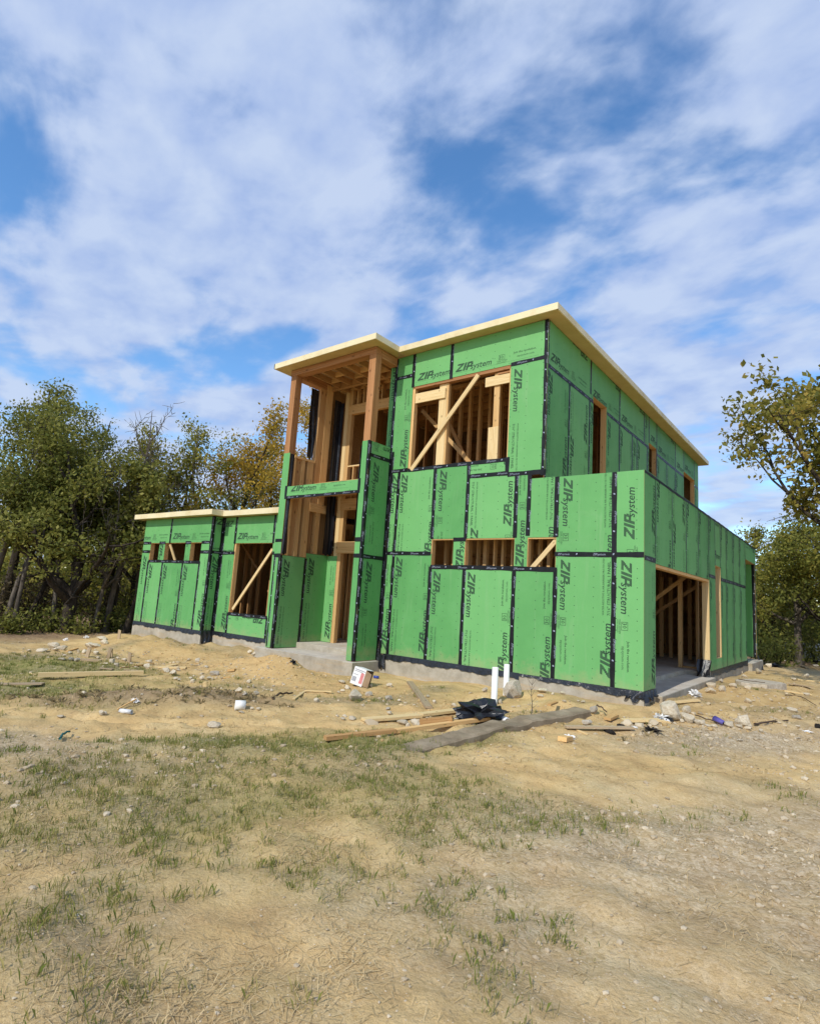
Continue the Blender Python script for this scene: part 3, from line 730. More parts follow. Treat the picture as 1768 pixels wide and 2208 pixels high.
# wrapped corner at the right end
def crumple(name, loc, dims, mat, seed, fold=0.45, sub=3, parent=None):
    """a crumpled heap of sheet plastic: a lumpy closed surface with sharp creases, flat where it rests"""
    import bmesh
    r = np.random.default_rng(seed)
    bm = bmesh.new(); bmesh.ops.create_icosphere(bm, subdivisions=sub, radius=1.0)
    dirs = r.normal(size=(14, 3)); dirs /= np.linalg.norm(dirs, axis=1)[:, None]; fr = r.uniform(3, 8, 14); ph = r.uniform(0, 6, 14)
    for v in bm.verts:
        p = np.array(v.co); s = 1.0
        for d, f, q in zip(dirs, fr, ph): s += fold/5*(1-2*abs(math.sin(f*np.dot(p, d)+q)))
        p = p*s; v.co = Vector((p[0]*dims[0], p[1]*dims[1], max(p[2], -0.55)*dims[2]))
    me = bpy.data.meshes.new(name); bm.to_mesh(me); bm.free(); me.materials.append(M[mat])
    o = bpy.data.objects.new(name, me); o.location = loc
    return link(o, parent)
def skirt(name, w, u0, u1, v0, v1, d0, d1, seed, folds=7, parent=house, jag=0.05):
    """a hanging, gathered flap of black plastic"""
    r = random.Random(seed); n = max(10, folds*5); m = 8; V = []; F = []; ph = r.random()*20
    for i in range(n+1):
        f = i/n
        for k in range(m+1):
            g = k/m; u = u0+(u1-u0)*f+0.03*math.sin(ph+g*5+f*4)*g
            v = v0+(v1-v0)*g+(jag*math.sin(ph+f*11)*g if k == m else 0)
            d = d0+(d1-d0)*g+(0.3+0.7*g)*min(abs(u1-u0)/folds*.22, .035)*(math.sin(f*folds*5.1+ph+1.3*math.sin(g*3+ph)+1.1*math.sin(f*7+ph))+.5*math.sin(f*folds*13+g*9+ph))+r.uniform(-.002, .002)
            V.append(w.p(u, v, d))
    for i in range(n):
        for k in range(m):
            a = i*(m+1)+k; F.append((a, a+1, a+m+2, a+m+1))
    return obj(name, mesh_py(name, V, F, [M['poly']], smooth=True), parent)
skirt('corner_flap', FRONT, -.34, 0.03, 0.0, -.17, .012, .05, 3, 3)
skirt('corner_flap', SIDE, -.03, .76, 0.0, -.16, .012, .05, 4, 5)
skirt('corner_flap', FRONT, -6.52, -6.27, -.02, -.33, .06, .10, 5, 2)

# ---- right side, ground floor
P = lambda *a, **k: panel(SIDE, *a, **k)
P(0, .79, 0, 2.5, 'A', -.46, 0); P(0, .79, 2.5, 4.236, 'C', -.46, 1.75)
ys = [.79, 2.09, 3.40, 4.71, 6.0]
for i in range(4): P(ys[i], ys[i+1], 2.445, 4.236, 'ACAB'[i], ys[i], 1.95 if i != 1 else 2.3)
P(6.0, 6.87, 2.56, 4.236, 'A', 6.0, 1.9); P(6.87, 7.65, 2.91, 4.236, 'H', 6.4, 3.0)
for a, b in ((7.65, 8.58), (8.58, 9.8), (9.8, 11.06), (11.06, 12.35)): P(a, b, 2.56, 4.236, 'A', a, 1.85)
P(12.35, 14.93, 3.58, 4.236, 'U', 12.4, 3.1)
P(6.0, 6.87, 0, 2.56, 'B', 6.0, .05); P(6.87, 7.65, 0, .30)
for a, b, k in ((7.65, 8.5, 'A'), (8.5, 9.8, 'B'), (9.8, 11.1, 'A'), (11.1, 12.28, 'B')): P(a, b, 0, 2.56, k, a, .05)
for u, a, b in ((.79, 2.5, 4.23), (2.09, 2.45, 4.23), (3.4, 2.45, 4.23), (4.71, 2.45, 4.23), (6.0, 2.45, 4.23), (6.87, 2.9, 4.23), (7.65, 2.9, 4.23), (8.58, 2.56, 4.23),
                (9.8, 2.56, 4.23), (11.06, 2.56, 4.23), (12.35, 2.56, 4.23), (8.5, 0, 2.54), (9.8, 0, 2.54), (11.1, 0, 2.54)):
    vt(SIDE, u, a, b, width=.05)
ht(SIDE, 2.5, .02, .78); ht(SIDE, 2.56, 6.02, 6.86); ht(SIDE, 2.56, 7.66, 12.28); ht(SIDE, 4.21, .02, 14.9, width=.06, letters=False)
flashing(SIDE, 6.0, 12.3, .0, -.15)
skirt('jamb_flap', Wall((0, 5.94, 0), (1, 0, 0), (0, -1, 0)), -.30, .045, .30, -.125, .02, .20, 17, 2)
# framed openings
def lining(w, u0, u1, v0, v1, depth=.14, t=.04, mat='wood', sill=True, name='jamb'):
    """four boards lining a rough opening"""
    def bb(nm, a0, a1, b0, b1):
        p0, p1 = w.p(a0, b0, -.013), w.p(a1, b1, -.013-depth)
        c = [(min(x, y), max(x, y)) for x, y in zip(p0, p1)]
        abox(nm, c[0][0], c[0][1], c[1][0], c[1][1], c[2][0], c[2][1], mat)
    bb('jamb', u0-t, u0, v0, v1); bb('jamb', u1, u1+t, v0, v1); bb('opening_header', u0-t, u1+t, v1, v1+t+.1)
    if sill: bb('rough_sill', u0-t, u1+t, v0-t, v0)
lining(SIDE, 6.87, 7.65, .31, 2.90, .15, mat='pale')
abox('jamb', -.175, -.004, 5.975, 6.06, -.14, 2.43, 'pale')
abox('opening_header', -.16, -.013, .70, 6.05, 2.38, 2.442, 'wood'); abox('jamb', -.16, -.013, .70, .78, -.14, 2.38, 'wood')
# recessed far end
P = lambda *a, **k: panel(RECESS, *a, **k)
P(12.28, 14.7, 0, 2.6, 'A', 13.2, 0); P(12.28, 14.7, 2.6, 3.56, 'H', 12.9, 2.62)
ht(RECESS, 2.6, 12.3, 14.7); vt(RECESS, 14.62, 0, 2.58, width=.16)
FARP = Wall((0, 14.70, 0), (1, 0, 0), (0, -1, 0))
panel(FARP, -.55, -.012, 0, 3.58); vt(FARP, -.06, 0, 3.6, width=.1); vt(FARP, -.48, 0, 2.6, width=.1)
panel(SIDE, 14.70, 14.93, 0, 3.58); vt(SIDE, 14.76, 0, 3.58, width=.12)
abox('opening_header', -.53, -.014, 12.30, 14.68, 3.57, 3.66, 'wood')
skirt('corner_flap', SIDE, 14.6, 15.0, 0.05, -.42, .02, .16, 12, 3)

# ---- right side, upper floor
P = lambda *a, **k: panel(USIDE, *a, **k)
for a, b in ((0, 2.66), (2.66, 4.97), (4.97, 7.4), (8.87, 11.43)): P(a, b, 6.87 if a not in (2.66,) else 7.03, 7.965, 'H', a+.05, 6.9)
P(7.4, 7.94, 6.87, 7.965, 'B', 7.4, 5.6); P(7.94, 8.87, 7.06, 7.965, 'H', 8.0, 7.06); P(11.43, 12.73, 6.87, 7.965, 'H', 11.5, 6.9); P(12.73, 14.6, 7.10, 7.965, 'H', 12.8, 7.1); P(14.6, 15.34, 6.9, 7.965)
for a, b, k in ((0, 1.28, 'A'), (1.28, 2.6, 'C'), (2.6, 2.86, 'A'), (3.87, 4.95, 'B'), (4.95, 6.15, 'A'), (6.15, 6.62, 'B'), (6.62, 7.72, 'A'), (7.72, 7.95, 'B'), (8.87, 10.17, 'A'), (10.17, 11.4, 'C'), (11.4, 12.73, 'A'), (14.6, 15.34, 'A')):
    P(a, b, 4.05, 6.87, k, a, 4.35)
P(2.6, 2.86, 6.87, 7.03); P(3.87, 4.97, 6.87, 7.03); P(7.95, 8.87, 4.05, 6.07); P(12.73, 14.6, 4.05, 6.05)
for u, a, b in ((.03, 4.2, 7.96), (1.28, 4.1, 6.86), (2.6, 4.1, 6.86), (2.66, 7.03, 7.96), (4.97, 4.1, 7.96), (6.15, 4.1, 6.86), (6.62, 4.1, 6.86), (7.4, 6.87, 7.96), (7.94, 7.06, 7.96), (7.75, 4.1, 6.86),
                (8.87, 4.1, 7.96), (10.17, 4.1, 6.86), (11.43, 4.1, 7.96), (12.73, 7.1, 7.96), (14.6, 7.1, 7.96)):
    vt(USIDE, u, a, b, width=.09)
for a, b in ((.02, 2.84), (3.9, 7.92), (8.9, 12.7), (14.62, 15.3)): ht(USIDE, 6.87, a, b)
lining(USIDE, 2.87, 3.86, 4.6, 7.02, .15); lining(USIDE, 7.96, 8.86, 6.08, 7.05, .15); lining(USIDE, 12.74, 14.59, 6.06, 7.09, .15)

# ---- entry tower
for (a, b) in ((-6.81, -6.55), (-9.95, -9.67)):
    for v0, v1, kk in ((-.17, 2.41, None), (2.41, 2.83, None), (2.83, 5.41, None)): panel(TOWER, a, b, v0, v1)
    ht(TOWER, 2.41, a, b); ht(TOWER, 2.83, a, b)
    vt(TOWER, b-.035, -.17, 5.41 if b > -9 else 2.42, width=.07)
vt(TOWER, -9.90, -.15, 2.4, width=.05)
panel(PIERSIDE, -.9, 0, -.17, 2.41, 'B', -.8, -.1); panel(PIERSIDE, -.9, 0, 2.41, 5.04, 'B', -.8, 2.48); panel(PIERSIDE, -.9, 0, 5.04, 5.405, 'U', -1.7, 4.25)
ht(PIERSIDE, 2.41, -.9, -.02); ht(PIERSIDE, 5.04, -.9, -.02); vt(PIERSIDE, -.86, -.17, 5.4, width=.08); vt(PIERSIDE, -.05, -.17, 5.4, width=.09)
panel(INNER, -.9, .04, -.17, 2.42, 'A', -.84, -.1); panel(INNER, .06, .94, -.04, 2.56, 'A', .1, .02)
vt(INNER, -.86, -.17, 2.42, width=.08); vt(INNER, .06, -.17, 2.40, width=.10)
panel(BACKBIT, -9.67, -9.26, -.04, 2.56, 'A', -10.5, 0)
panel(TOWER, -9.69, -6.80, 4.06, 4.395, 'H', -9.6, 4.09); ht(TOWER, 4.075, -9.68, -6.8, width=.08); vt(TOWER, -9.70, 4.03, 4.42, width=.09, letters=False); vt(TOWER, -6.82, 4.03, 4.42, width=.09, letters=False)
flashing(INNER, .1, .93, -.02, -.15); flashing(BACKBIT, -9.67, -9.24, -.02, -.15)
abox('lintel', -9.67, -6.80, -.886, -.66, 4.065, 4.385, 'lvl')
abox('pier_core', -6.795, -6.565, -.88, -.02, -.18, 5.40, 'wood')
abox('pier_core', -9.93, -9.83, -.88, .9, -.18, 5.30, 'lvl')
abox('pier_core', -9.93, -9.69, -.885, -.80, -.18, 5.40, 'lvl')
# posts and canopy frame in rough cedar
abox('cedar_post', -6.79, -6.56, -.895, -.67, 5.40, 7.785, 'cedar'); abox('cedar_post', -9.945, -9.72, -.895, -.67, 5.40, 7.785, 'cedar')
abox('cedar_beam', -9.96, -6.55, -.905, -.66, 7.785, 7.962, 'cedar'); abox('cedar_beam', -9.94, -9.69, -.66, .5, 7.72, 7.962, 'cedar'); abox('cedar_beam', -6.79, -6.555, -.66, -.02, 7.72, 7.962, 'cedar')
for x in np.arange(-9.3, -6.8, .46): abox('ceiling_joist', x, x+.04, -.66, .93, 7.76, 7.94, 'lvl')
for x, y in ((-9.28, .1), (-8.82, -.2), (-8.36, .15), (-7.9, -.1), (-7.44, .2)): abox('blocking', x+.02, x+.44, y, y+.04, 7.79, 7.94, 'wood')
# left inner wall above the sheathing
for a, b, m in ((-.79, -.64, 'wood'), (-.41, -.29, 'wood'), (-.18, -.09, 'wood'), (-.085, .05, 'wood')): abox('stud', -9.81, -9.672, a, b, 2.43, 5.30, m)
abox('osb_infill', -9.80, -9.74, -.64, -.41, 2.43, 5.30, 'lvl'); abox('top_plate', -9.82, -9.665, -.70, .09, 5.305, 5.37, 'wood')
abox('stud', -9.81, -9.68, .33, .49, 2.57, 3.83, 'wood'); abox('header', -9.80, -9.665, .03, .70, 3.83, 4.085, 'wood')
abox('stud', -9.82, -9.68, .10, .335, 4.09, 7.72, 'lvl'); abox('stud', -9.81, -9.67, .345, .60, 4.09, 7.90, 'wood')
# rear wall of the entry
abox('king_stud', -9.44, -9.285, .945, 1.08, -.03, 7.93, 'pale'); abox('king_stud', -9.28, -9.13, .95, 1.08, -.03, 7.93, 'wood')
abox('header', -9.30, -6.83, .935, 1.06, 3.98, 4.32, 'wood'); abox('header', -9.325, -6.83, .93, 1.06, 2.65, 3.0, 'wood'); abox('header', -9.27, -6.8, .94, 1.06, 7.03, 7.33, 'wood')
abox('top_plate', -9.72, -6.6, .94, 1.08, 7.86, 7.93, 'wood'); abox('top_plate', -9.125, -6.83, .945, 1.07, 5.33, 5.372, 'pale')
for x in (-8.91, -8.5, -8.1, -7.7, -7.3): abox('cripple_stud', x, x+.04, .95, 1.07, 4.33, 5.325, 'wood')
for x in (-8.95, -8.7, -8.3, -7.95, -7.6, -7.2): abox('cripple_stud', x, x+.045, .95, 1.07, 7.335, 7.855, 'wood')
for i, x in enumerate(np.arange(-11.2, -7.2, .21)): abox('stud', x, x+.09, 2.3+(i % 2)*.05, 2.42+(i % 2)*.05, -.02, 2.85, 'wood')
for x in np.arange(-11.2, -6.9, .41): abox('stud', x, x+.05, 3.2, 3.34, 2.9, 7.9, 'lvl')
abox('stud', -6.9, -6.8, .92, 1.06, -.03, 7.85, 'wood')

# ---- left wing
P = lambda *a, **k: panel(TOWER, *a, **k)
P(-17.5, -15.68, 2.81, 3.66, 'H', -18.2, 2.8); P(-15.68, -13.15, 2.81, 3.66, 'H', -15.64, 2.8)
P(-16.35, -15.965, 2.16, 2.81, 'A', -16.4, .45); P(-14.65, -14.335, 2.16, 2.81, 'A', -14.7, 1.3)
P(-17.5, -16.955, 2.50, 2.81); P(-13.70, -13.15, 2.50, 2.81)
P(-17.5, -16.98, 0, 2.50, 'A', -17.45, -.05); P(-16.98, -16.0, 0, 2.155, 'A', -16.95, -.35); P(-16.0, -14.70, 0, 2.155, 'A', -15.97, -.35); P(-14.70, -13.70, 0, 2.155, 'A', -14.68, -.35); P(-13.70, -13.15, 0, 2.50, 'A', -14.42, .05)
for u, a, b in ((-16.98, 0, 2.16), (-16.0, 0, 2.15), (-14.70, 0, 2.15), (-13.70, 0, 2.18), (-15.68, 2.8, 3.66), (-13.19, 0, 3.66)): vt(TOWER, u, a, b)
for v, a, b in ((2.155, -16.98, -13.68), (2.81, -17.48, -16.95), (2.81, -16.36, -15.96), (2.81, -14.66, -14.33), (2.81, -13.7, -13.16), (2.5, -17.48, -16.96), (2.5, -13.7, -13.16)): ht(TOWER, v, a, b)
for a, b in ((-16.955, -16.35), (-15.965, -14.65), (-14.335, -13.70)): lining(TOWER, a, b, 2.17, 2.80, .14, .04, 'wood')
flashing(TOWER, -17.5, -13.13, .0, -.13)
panel(WINGRET, -.9, -.5, 0, 2.5, 'A', -.88, -.05); panel(WINGRET, -.9, -.5, 2.5, 3.66, 'U', -2.9, 2.5); ht(WINGRET, 2.5, -.9, -.5); vt(WINGRET, -.86, 0, 3.66, width=.08); vt(WINGRET, -.54, 0, 3.66, width=.08)
skirt('corner_flap', WINGRET, -.93, -.47, 0.02, -.36, .02, .06, 21, 3)
P = lambda *a, **k: panel(WING2, *a, **k)
P(-13.15, -12.42, 0, 2.50, 'A', -13.70, .02); P(-13.15, -12.49, 2.50, 3.66, 'U', -15.0, 2.45); P(-12.49, -10.55, 2.815, 3.66, 'H', -12.47, 2.8)
P(-12.42, -10.50, 0, .60, 'U', -13.0, -.5); P(-10.53, -9.955, 0, 2.50); P(-10.55, -9.955, 2.50, 3.66)
for u, a, b in ((-13.10, 0, 3.66), (-12.47, 2.8, 3.66), (-12.44, 0, .62), (-10.55, 2.8, 3.66), (-10.50, 0, .6), (-10.02, 0, 3.66)): vt(WING2, u, a, b)
for v, a, b in ((2.5, -13.12, -12.42), (.605, -12.44, -10.48), (2.5, -10.53, -9.96)): ht(WING2, v, a, b)
lining(WING2, -12.40, -10.54, .62, 2.81, .14, .06, 'wood')
flashing(WING2, -13.12, -9.98, .0, -.13)
beam('diagonal_brace', (-12.22, -.49, .74), (-10.56, -.49, 2.62), .09, .04, 'pale')
beam('diagonal_brace', (-15.72, -.86, 2.76), (-15.50, -.70, 2.15), .09, .04, 'pale')
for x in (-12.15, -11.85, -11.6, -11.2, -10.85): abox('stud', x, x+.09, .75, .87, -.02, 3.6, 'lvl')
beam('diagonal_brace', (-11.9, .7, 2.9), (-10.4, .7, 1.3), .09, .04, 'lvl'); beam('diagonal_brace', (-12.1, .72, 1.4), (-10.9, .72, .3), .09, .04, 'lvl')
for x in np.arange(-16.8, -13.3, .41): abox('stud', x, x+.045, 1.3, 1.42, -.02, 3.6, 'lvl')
beam('diagonal_brace', (-14.4, 1.2, 2.95), (-13.4, 1.2, 2.1), .09, .04, 'lvl')
for v0, v1 in ((0, 2.5), (2.5, 3.66)):
    for k in range(7): panel(LEFTW, -.4+1.27*(k-7)+.0, -.4+1.27*(k-6), v0, v1)
panel(LEFTW, -.4, .9, 0, 2.5); panel(LEFTW, -.4, .9, 2.5, 3.66)

# ---- upper front window: loose framing and braces
abox('jamb', -5.985, -5.89, .013, .15, 4.76, 7.02, 'wood'); abox('jamb', -3.07, -3.02, .013, .15, 4.76, 7.02, 'wood')
abox('header', -5.97, -3.04, .013, .15, 6.965, 7.06, 'cedar'); abox('rough_sill', -5.97, -3.04, .013, .15, 4.69, 4.745, 'wood')
abox('nailed_board', -5.885, -4.925, .03, .068, 6.57, 6.835, 'pale'); abox('nailed_board', -3.74, -3.045, .03, .068, 6.63, 6.865, 'pale')
abox('temporary_post', -5.135, -4.905, .075, .115, 4.75, 6.96, 'pale'); abox('temporary_post', -4.90, -4.845, .075, .165, 4.75, 6.96, 'wood')
abox('temporary_post', -3.51, -3.355, .075, .115, 5.3, 6.95, 'wood'); abox('temporary_post', -3.60, -3.33, .03, .07, 4.75, 5.59, 'pale')
beam('diagonal_brace', (-5.85, .0, 4.74), (-3.93, .0, 6.97), .11, .04, 'pale')
abox('splinter_block', -3.4, -3.05, .02, .05, 6.88, 6.92, 'cedar')
# interior: joists, partitions, braces
for x in np.arange(-6.4, -2.3, .33): abox('stud', x, x+.085, 1.9, 2.02, 4.72, 7.62, 'wood')
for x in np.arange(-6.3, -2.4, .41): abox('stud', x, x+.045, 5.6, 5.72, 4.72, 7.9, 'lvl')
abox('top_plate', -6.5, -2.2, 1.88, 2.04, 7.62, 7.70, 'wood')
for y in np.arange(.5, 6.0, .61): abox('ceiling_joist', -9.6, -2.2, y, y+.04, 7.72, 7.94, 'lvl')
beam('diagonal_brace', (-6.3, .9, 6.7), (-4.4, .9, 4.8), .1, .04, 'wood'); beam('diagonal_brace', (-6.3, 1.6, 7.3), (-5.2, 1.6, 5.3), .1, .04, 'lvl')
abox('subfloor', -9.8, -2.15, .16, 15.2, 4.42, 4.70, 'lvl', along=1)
for x in np.arange(-5.1, -1.7, .235): abox('stud', x+random.uniform(-.03, .03), x+.07, .62, .74, 0, 3.0, 'wood')
for x in np.arange(-5.0, -1.9, .55): abox('stud', x, x+.045, 3.4, 3.52, 0, 3.2, 'wood')
abox('top_plate', -5.3, -1.6, 1.58, 1.74, 2.62, 2.70, 'lvl')
beam('diagonal_brace', (-2.55, .06, 2.05), (-1.74, .06, 2.95), .10, .04, 'pale')
for (a, b) in ((-5.04, -4.40), (-4.07, -2.79), (-2.45, -1.81)): lining(FRONT, a, b, 2.26, 2.895, .14, .05, 'wood', name='jamb')
# garage interior
abox('temporary_post', -.90, -.80, 6.45, 6.58, -.02, 2.8, 'wood'); abox('temporary_post', -.50, -.44, 6.75, 6.88, -.02, 2.8, 'wood'); abox('bottom_plate', -.9, -.3, 6.6, 6.74, -.028, .02, 'wood')
beam('diagonal_brace', (-2.6, 6.4, .95), (-.6, 6.4, 2.6), .1, .04, 'wood', face=(0, 1, 0)); beam('diagonal_brace', (-2.4, 8.6, 1.2), (-.4, 8.6, 2.7), .1, .04, 'lvl', face=(0, 1, 0))
for y in np.arange(5.9, 12, .42): abox('stud', -2.75, -2.62, y, y+.045, -.02, 4.0, 'wood')
for x in np.arange(-2.6, -.2, .42): abox('stud', x, x+.045, 11.8, 11.92, -.02, 4.0, 'wood')
for x in np.arange(-2.6, -.3, .30): abox('stud', x, x+.12, 9.9, 9.96, -.02, 2.7, 'wood')
abox('partition_board', -6.0, -5.9, .2, 15.1, -.02, 4.4, 'lvl', along=1); abox('partition_board', -9.5, -.7, 12.2, 12.27, -.02, 3.7, 'lvl', along=0)
abox('partition_board', -9.6, -2.3, 8.0, 8.1, 4.71, 7.9, 'lvl', along=0)
for y in np.arange(1.0, 14.5, .61): abox('ceiling_joist', -5.8, -.15, y, y+.04, 3.75, 3.98, 'lvl')
abox('garage_roof_deck', -2.10, -.015, .02, 14.9, 3.99, 4.03, 'deck', along=1); abox('parapet_cap', -.15, -.014, .02, 14.88, 4.04, 4.228, 'wood', along=1); abox('parapet_cap', -2.09, -.16, .014, .15, 4.04, 4.228, 'wood', along=0)
# rear and left walls, unseen from the street
for k in range(8):
    rw = REAR if k > 1 else REARG
    panel(rw, 1.27*k+(.012 if k == 0 else 0), 1.27*(k+1), 0, 2.5); panel(rw, 1.27*k+(.012 if k == 0 else 0), 1.27*(k+1), 2.5, 4.23)
    if k > 1 and k < 7: panel(REAR, 2.12+1.27*(k-2)+.3, 2.12+1.27*(k-1)+.3, 4.23, 7.96)
for k in range(11): panel(LEFTU, -15.3+1.27*k, -15.3+1.27*(k+1), 3.9, 7.968)
panel(LEFTU, -1.33, -.5, 3.9, 7.968); panel(LEFTU, -.5, .9, 3.9, 5.30)
WR = Wall((0, 9.0, 0), (-1, 0, 0), (0, 1, 0))
for k in range(6): panel(WR, 9.95+1.26*k, 9.95+1.26*(k+1), 0, 3.6)

# ---- roofs
def fascia_run(p0, p1, z0, z1, out_n, pieces=1, mat='cream'):
    """fascia boards end to end along an eave"""
    a, b = Vector(p0), Vector(p1); n = Vector(out_n)
    for i in range(pieces):
        q0 = a.lerp(b, i/pieces); q1 = a.lerp(b, (i+1)/pieces-.0008)
        V = [(q.x+n.x*d, q.y+n.y*d, z) for d in (-.03, 0.0+i*.0015) for q, z in ((q0, z0), (q1, z0), (q1, z1), (q0, z1))]
        V = [(x, y, zq+(i % 2)*.004) for x, y, zq in V]
        F = [(4, 5, 6, 7), (0, 3, 2, 1), (0, 1, 5, 4), (1, 2, 6, 5), (2, 3, 7, 6), (3, 0, 4, 7)]
        obj('fascia_board', mesh_py('fascia_board', V, F, [M[mat]]), house)
Z0, Z1 = 7.968, 8.125
XR, YF, XC, YC, XL, YB = -1.755, -.315, -6.27, -1.265, -10.34, 15.66
fascia_run((XL, YC, 0), (XC, YC, 0), Z0, Z1, (0, -1, 0), 2); fascia_run((XC, YC, 0), (XC, YF, 0), Z0, Z1, (1, 0, 0))
fascia_run((XC+.001, YF, 0), (XR, YF, 0), Z0, Z1, (0, -1, 0), 3); fascia_run((XR, YF, 0), (XR, YB, 0), Z0, Z1, (1, 0, 0), 4)
fascia_run((XL, YB, 0), (XR, YB, 0), Z0, Z1, (0, 1, 0), 3); fascia_run((XL, YC, 0), (XL, YB, 0), Z0, Z1, (-1, 0, 0), 4)
def sheet_poly(name, pts, z0, z1, mat):
    n = len(pts); V = [(x, y, z0) for x, y in pts]+[(x, y, z1) for x, y in pts]
    F = [tuple(range(n-1, -1, -1)), tuple(range(n, 2*n))]+[(i, (i+1) % n, n+(i+1) % n, n+i) for i in range(n)]
    return obj(name, mesh_py(name, V, F, [M[mat]]), house)
e = .032
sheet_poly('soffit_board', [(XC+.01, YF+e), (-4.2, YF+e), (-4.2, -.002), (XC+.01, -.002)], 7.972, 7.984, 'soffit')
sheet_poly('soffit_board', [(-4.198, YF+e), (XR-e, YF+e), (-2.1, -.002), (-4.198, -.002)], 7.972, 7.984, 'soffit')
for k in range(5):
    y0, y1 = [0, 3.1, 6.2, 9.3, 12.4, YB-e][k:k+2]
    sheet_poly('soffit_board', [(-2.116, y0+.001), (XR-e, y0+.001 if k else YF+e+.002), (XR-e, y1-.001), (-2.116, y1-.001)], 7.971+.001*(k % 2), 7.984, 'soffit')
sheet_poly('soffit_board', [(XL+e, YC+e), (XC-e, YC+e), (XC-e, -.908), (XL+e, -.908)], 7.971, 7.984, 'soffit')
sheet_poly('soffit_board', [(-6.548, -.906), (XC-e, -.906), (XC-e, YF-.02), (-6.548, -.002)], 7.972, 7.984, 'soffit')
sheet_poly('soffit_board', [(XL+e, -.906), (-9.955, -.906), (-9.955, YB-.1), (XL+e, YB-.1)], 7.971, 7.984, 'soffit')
sheet_poly('roof_deck', [(XL+e, YC+e), (XC-e, YC+e), (XC-e, YF+e), (XR-e, YF+e), (XR-e, YB-e), (XL+e, YB-e)], 7.99, 8.121, 'deck')
z0, z1 = 3.668, 3.835
xa, xb, xc = -17.85, -12.845, -9.97; ya, yb = -1.20, -.785
fascia_run((xa, ya, 0), (xb, ya, 0), z0, z1, (0, -1, 0), 2); fascia_run((xb, ya, 0), (xb, yb, 0), z0, z1, (1, 0, 0)); fascia_run((xb+.001, yb, 0), (xc, yb, 0), z0, z1, (0, -1, 0)); fascia_run((xa, ya, 0), (xa, 9.3, 0), z0, z1, (-1, 0, 0), 3)
sheet_poly('soffit_board', [(xa+e, ya+e), (xb-e, ya+e), (xb-e, -.91), (xa+e, -.91)], 3.672, 3.684, 'soffit')
sheet_poly('soffit_board', [(-13.14, -.908), (xb-e, -.908), (xb-e, yb+e), (xc, yb+e), (xc, -.512), (-13.14, -.512)], 3.672, 3.684, 'soffit')
V = [(xa+.01, ya+.01, 3.832), (xb-.01, ya+.01, 3.832), (xb-.01, yb+.01, 3.832), (xc, yb+.01, 3.832), (xa+1.9, 1.1, 4.13), (xb-1.0, 1.1, 4.13), (xc, 1.1, 4.115), (xa+1.9, 9.3, 4.13), (xc, 9.3, 4.13), (xa+.01, 9.3, 3.832), (xb-.55, .05, 3.99)]
obj('roof_deck', mesh_py('roof_deck', V, [(0, 1, 5, 4), (1, 2, 10), (1, 10, 5), (2, 3, 6, 10), (10, 6, 5), (4, 5, 6, 8, 7), (9, 0, 4, 7)], [M['deck']]), house)
sheet_poly('ceiling_board', [(-17.45, -.85), (-13.2, -.85), (-13.2, -.45), (-9.98, -.45), (-9.98, 8.9), (-17.45, 8.9)], 3.70, 3.72, 'lvl')

# ---- loose black plastic hung on the frame (each its own thing)
def hung(name, label, w, u0, u1, v0, v1, d, seed, folds):
    o = skirt(name, w, u0, u1, v0, v1, d, d+.02, seed, folds, parent=None, jag=.03)
    return tag(o, label, 'plastic sheet')
hung('plastic_sheet', 'long gathered black plastic sheet hanging in the inner corner of the entry tower', INNER, .64, .93, 7.5, 2.58, .06, 31, 3)
hung('plastic_sheet', 'black plastic sheet on the rear entry wall, folded beside the pale king stud', BACKBIT, -9.655, -9.45, 7.45, 2.6, .03, 35, 2)
hung('plastic_sheet', 'torn black plastic strip hanging from the cedar beam beside the left post', Wall((-9.80, 0, 0), (0, 1, 0), (1, 0, 0)), -.24, .06, 7.62, 5.42, .06, 32, 2)
hung('plastic_sheet', 'black plastic wrap on the inner face of the left tower pier', INNER, -.88, -.74, 5.38, 2.45, .02, 33, 1)
hung('plastic_sheet', 'narrow black plastic edging along the inner side of the right tower pier', Wall((-6.83, 0, 0), (0, -1, 0), (-1, 0, 0)), .76, .9, 5.3, 2.9, .02, 34, 1)

# ------------------------------------------------------------------ loose things on the ground
def tube(V, F, pts, radii, sides=6, cap=True):
    """append a tapered tube along pts to the vertex and face lists"""
    base = len(V); pts = [np.asarray(p, float) for p in pts]; n = len(pts)
    for i, p in enumerate(pts):
        t = pts[min(i+1, n-1)]-pts[max(i-1, 0)]; t = t/(np.linalg.norm(t)+1e-9)
        a = np.cross(t, (0, 0, 1.0) if abs(t[2]) < 0.9 else (1.0, 0, 0)); a /= np.linalg.norm(a); b = np.cross(t, a)
        for k in range(sides):
            q = 2*math.pi*k/sides; V.append(p+(a*math.cos(q)+b*math.sin(q))*radii[i])
    for i in range(n-1):
        for k in range(sides):
            a0 = base+i*sides+k; a1 = base+i*sides+(k+1) % sides; F.append((a0, a1, a1+sides, a0+sides))
    if cap:
        e = base+(n-1)*sides
        for o_ in (base, e):
            for k in range(0, sides-2, 2):
                F.append((o_, o_+k+1, o_+k+2, o_+(k+3) % sides) if k+3 <= sides else (o_, o_+k+1, o_+k+2, o_+k+2))
def tube_obj(name, pts, radii, mat, sides=7, parent=None):
    V, F = [], []; tube(V, F, pts, radii, sides)
    F = [tuple(dict.fromkeys(f)) for f in F]; F = [f for f in F if len(f) > 2]
    return obj(name, mesh_py(name, V, F, [M[mat]], smooth=True), parent)

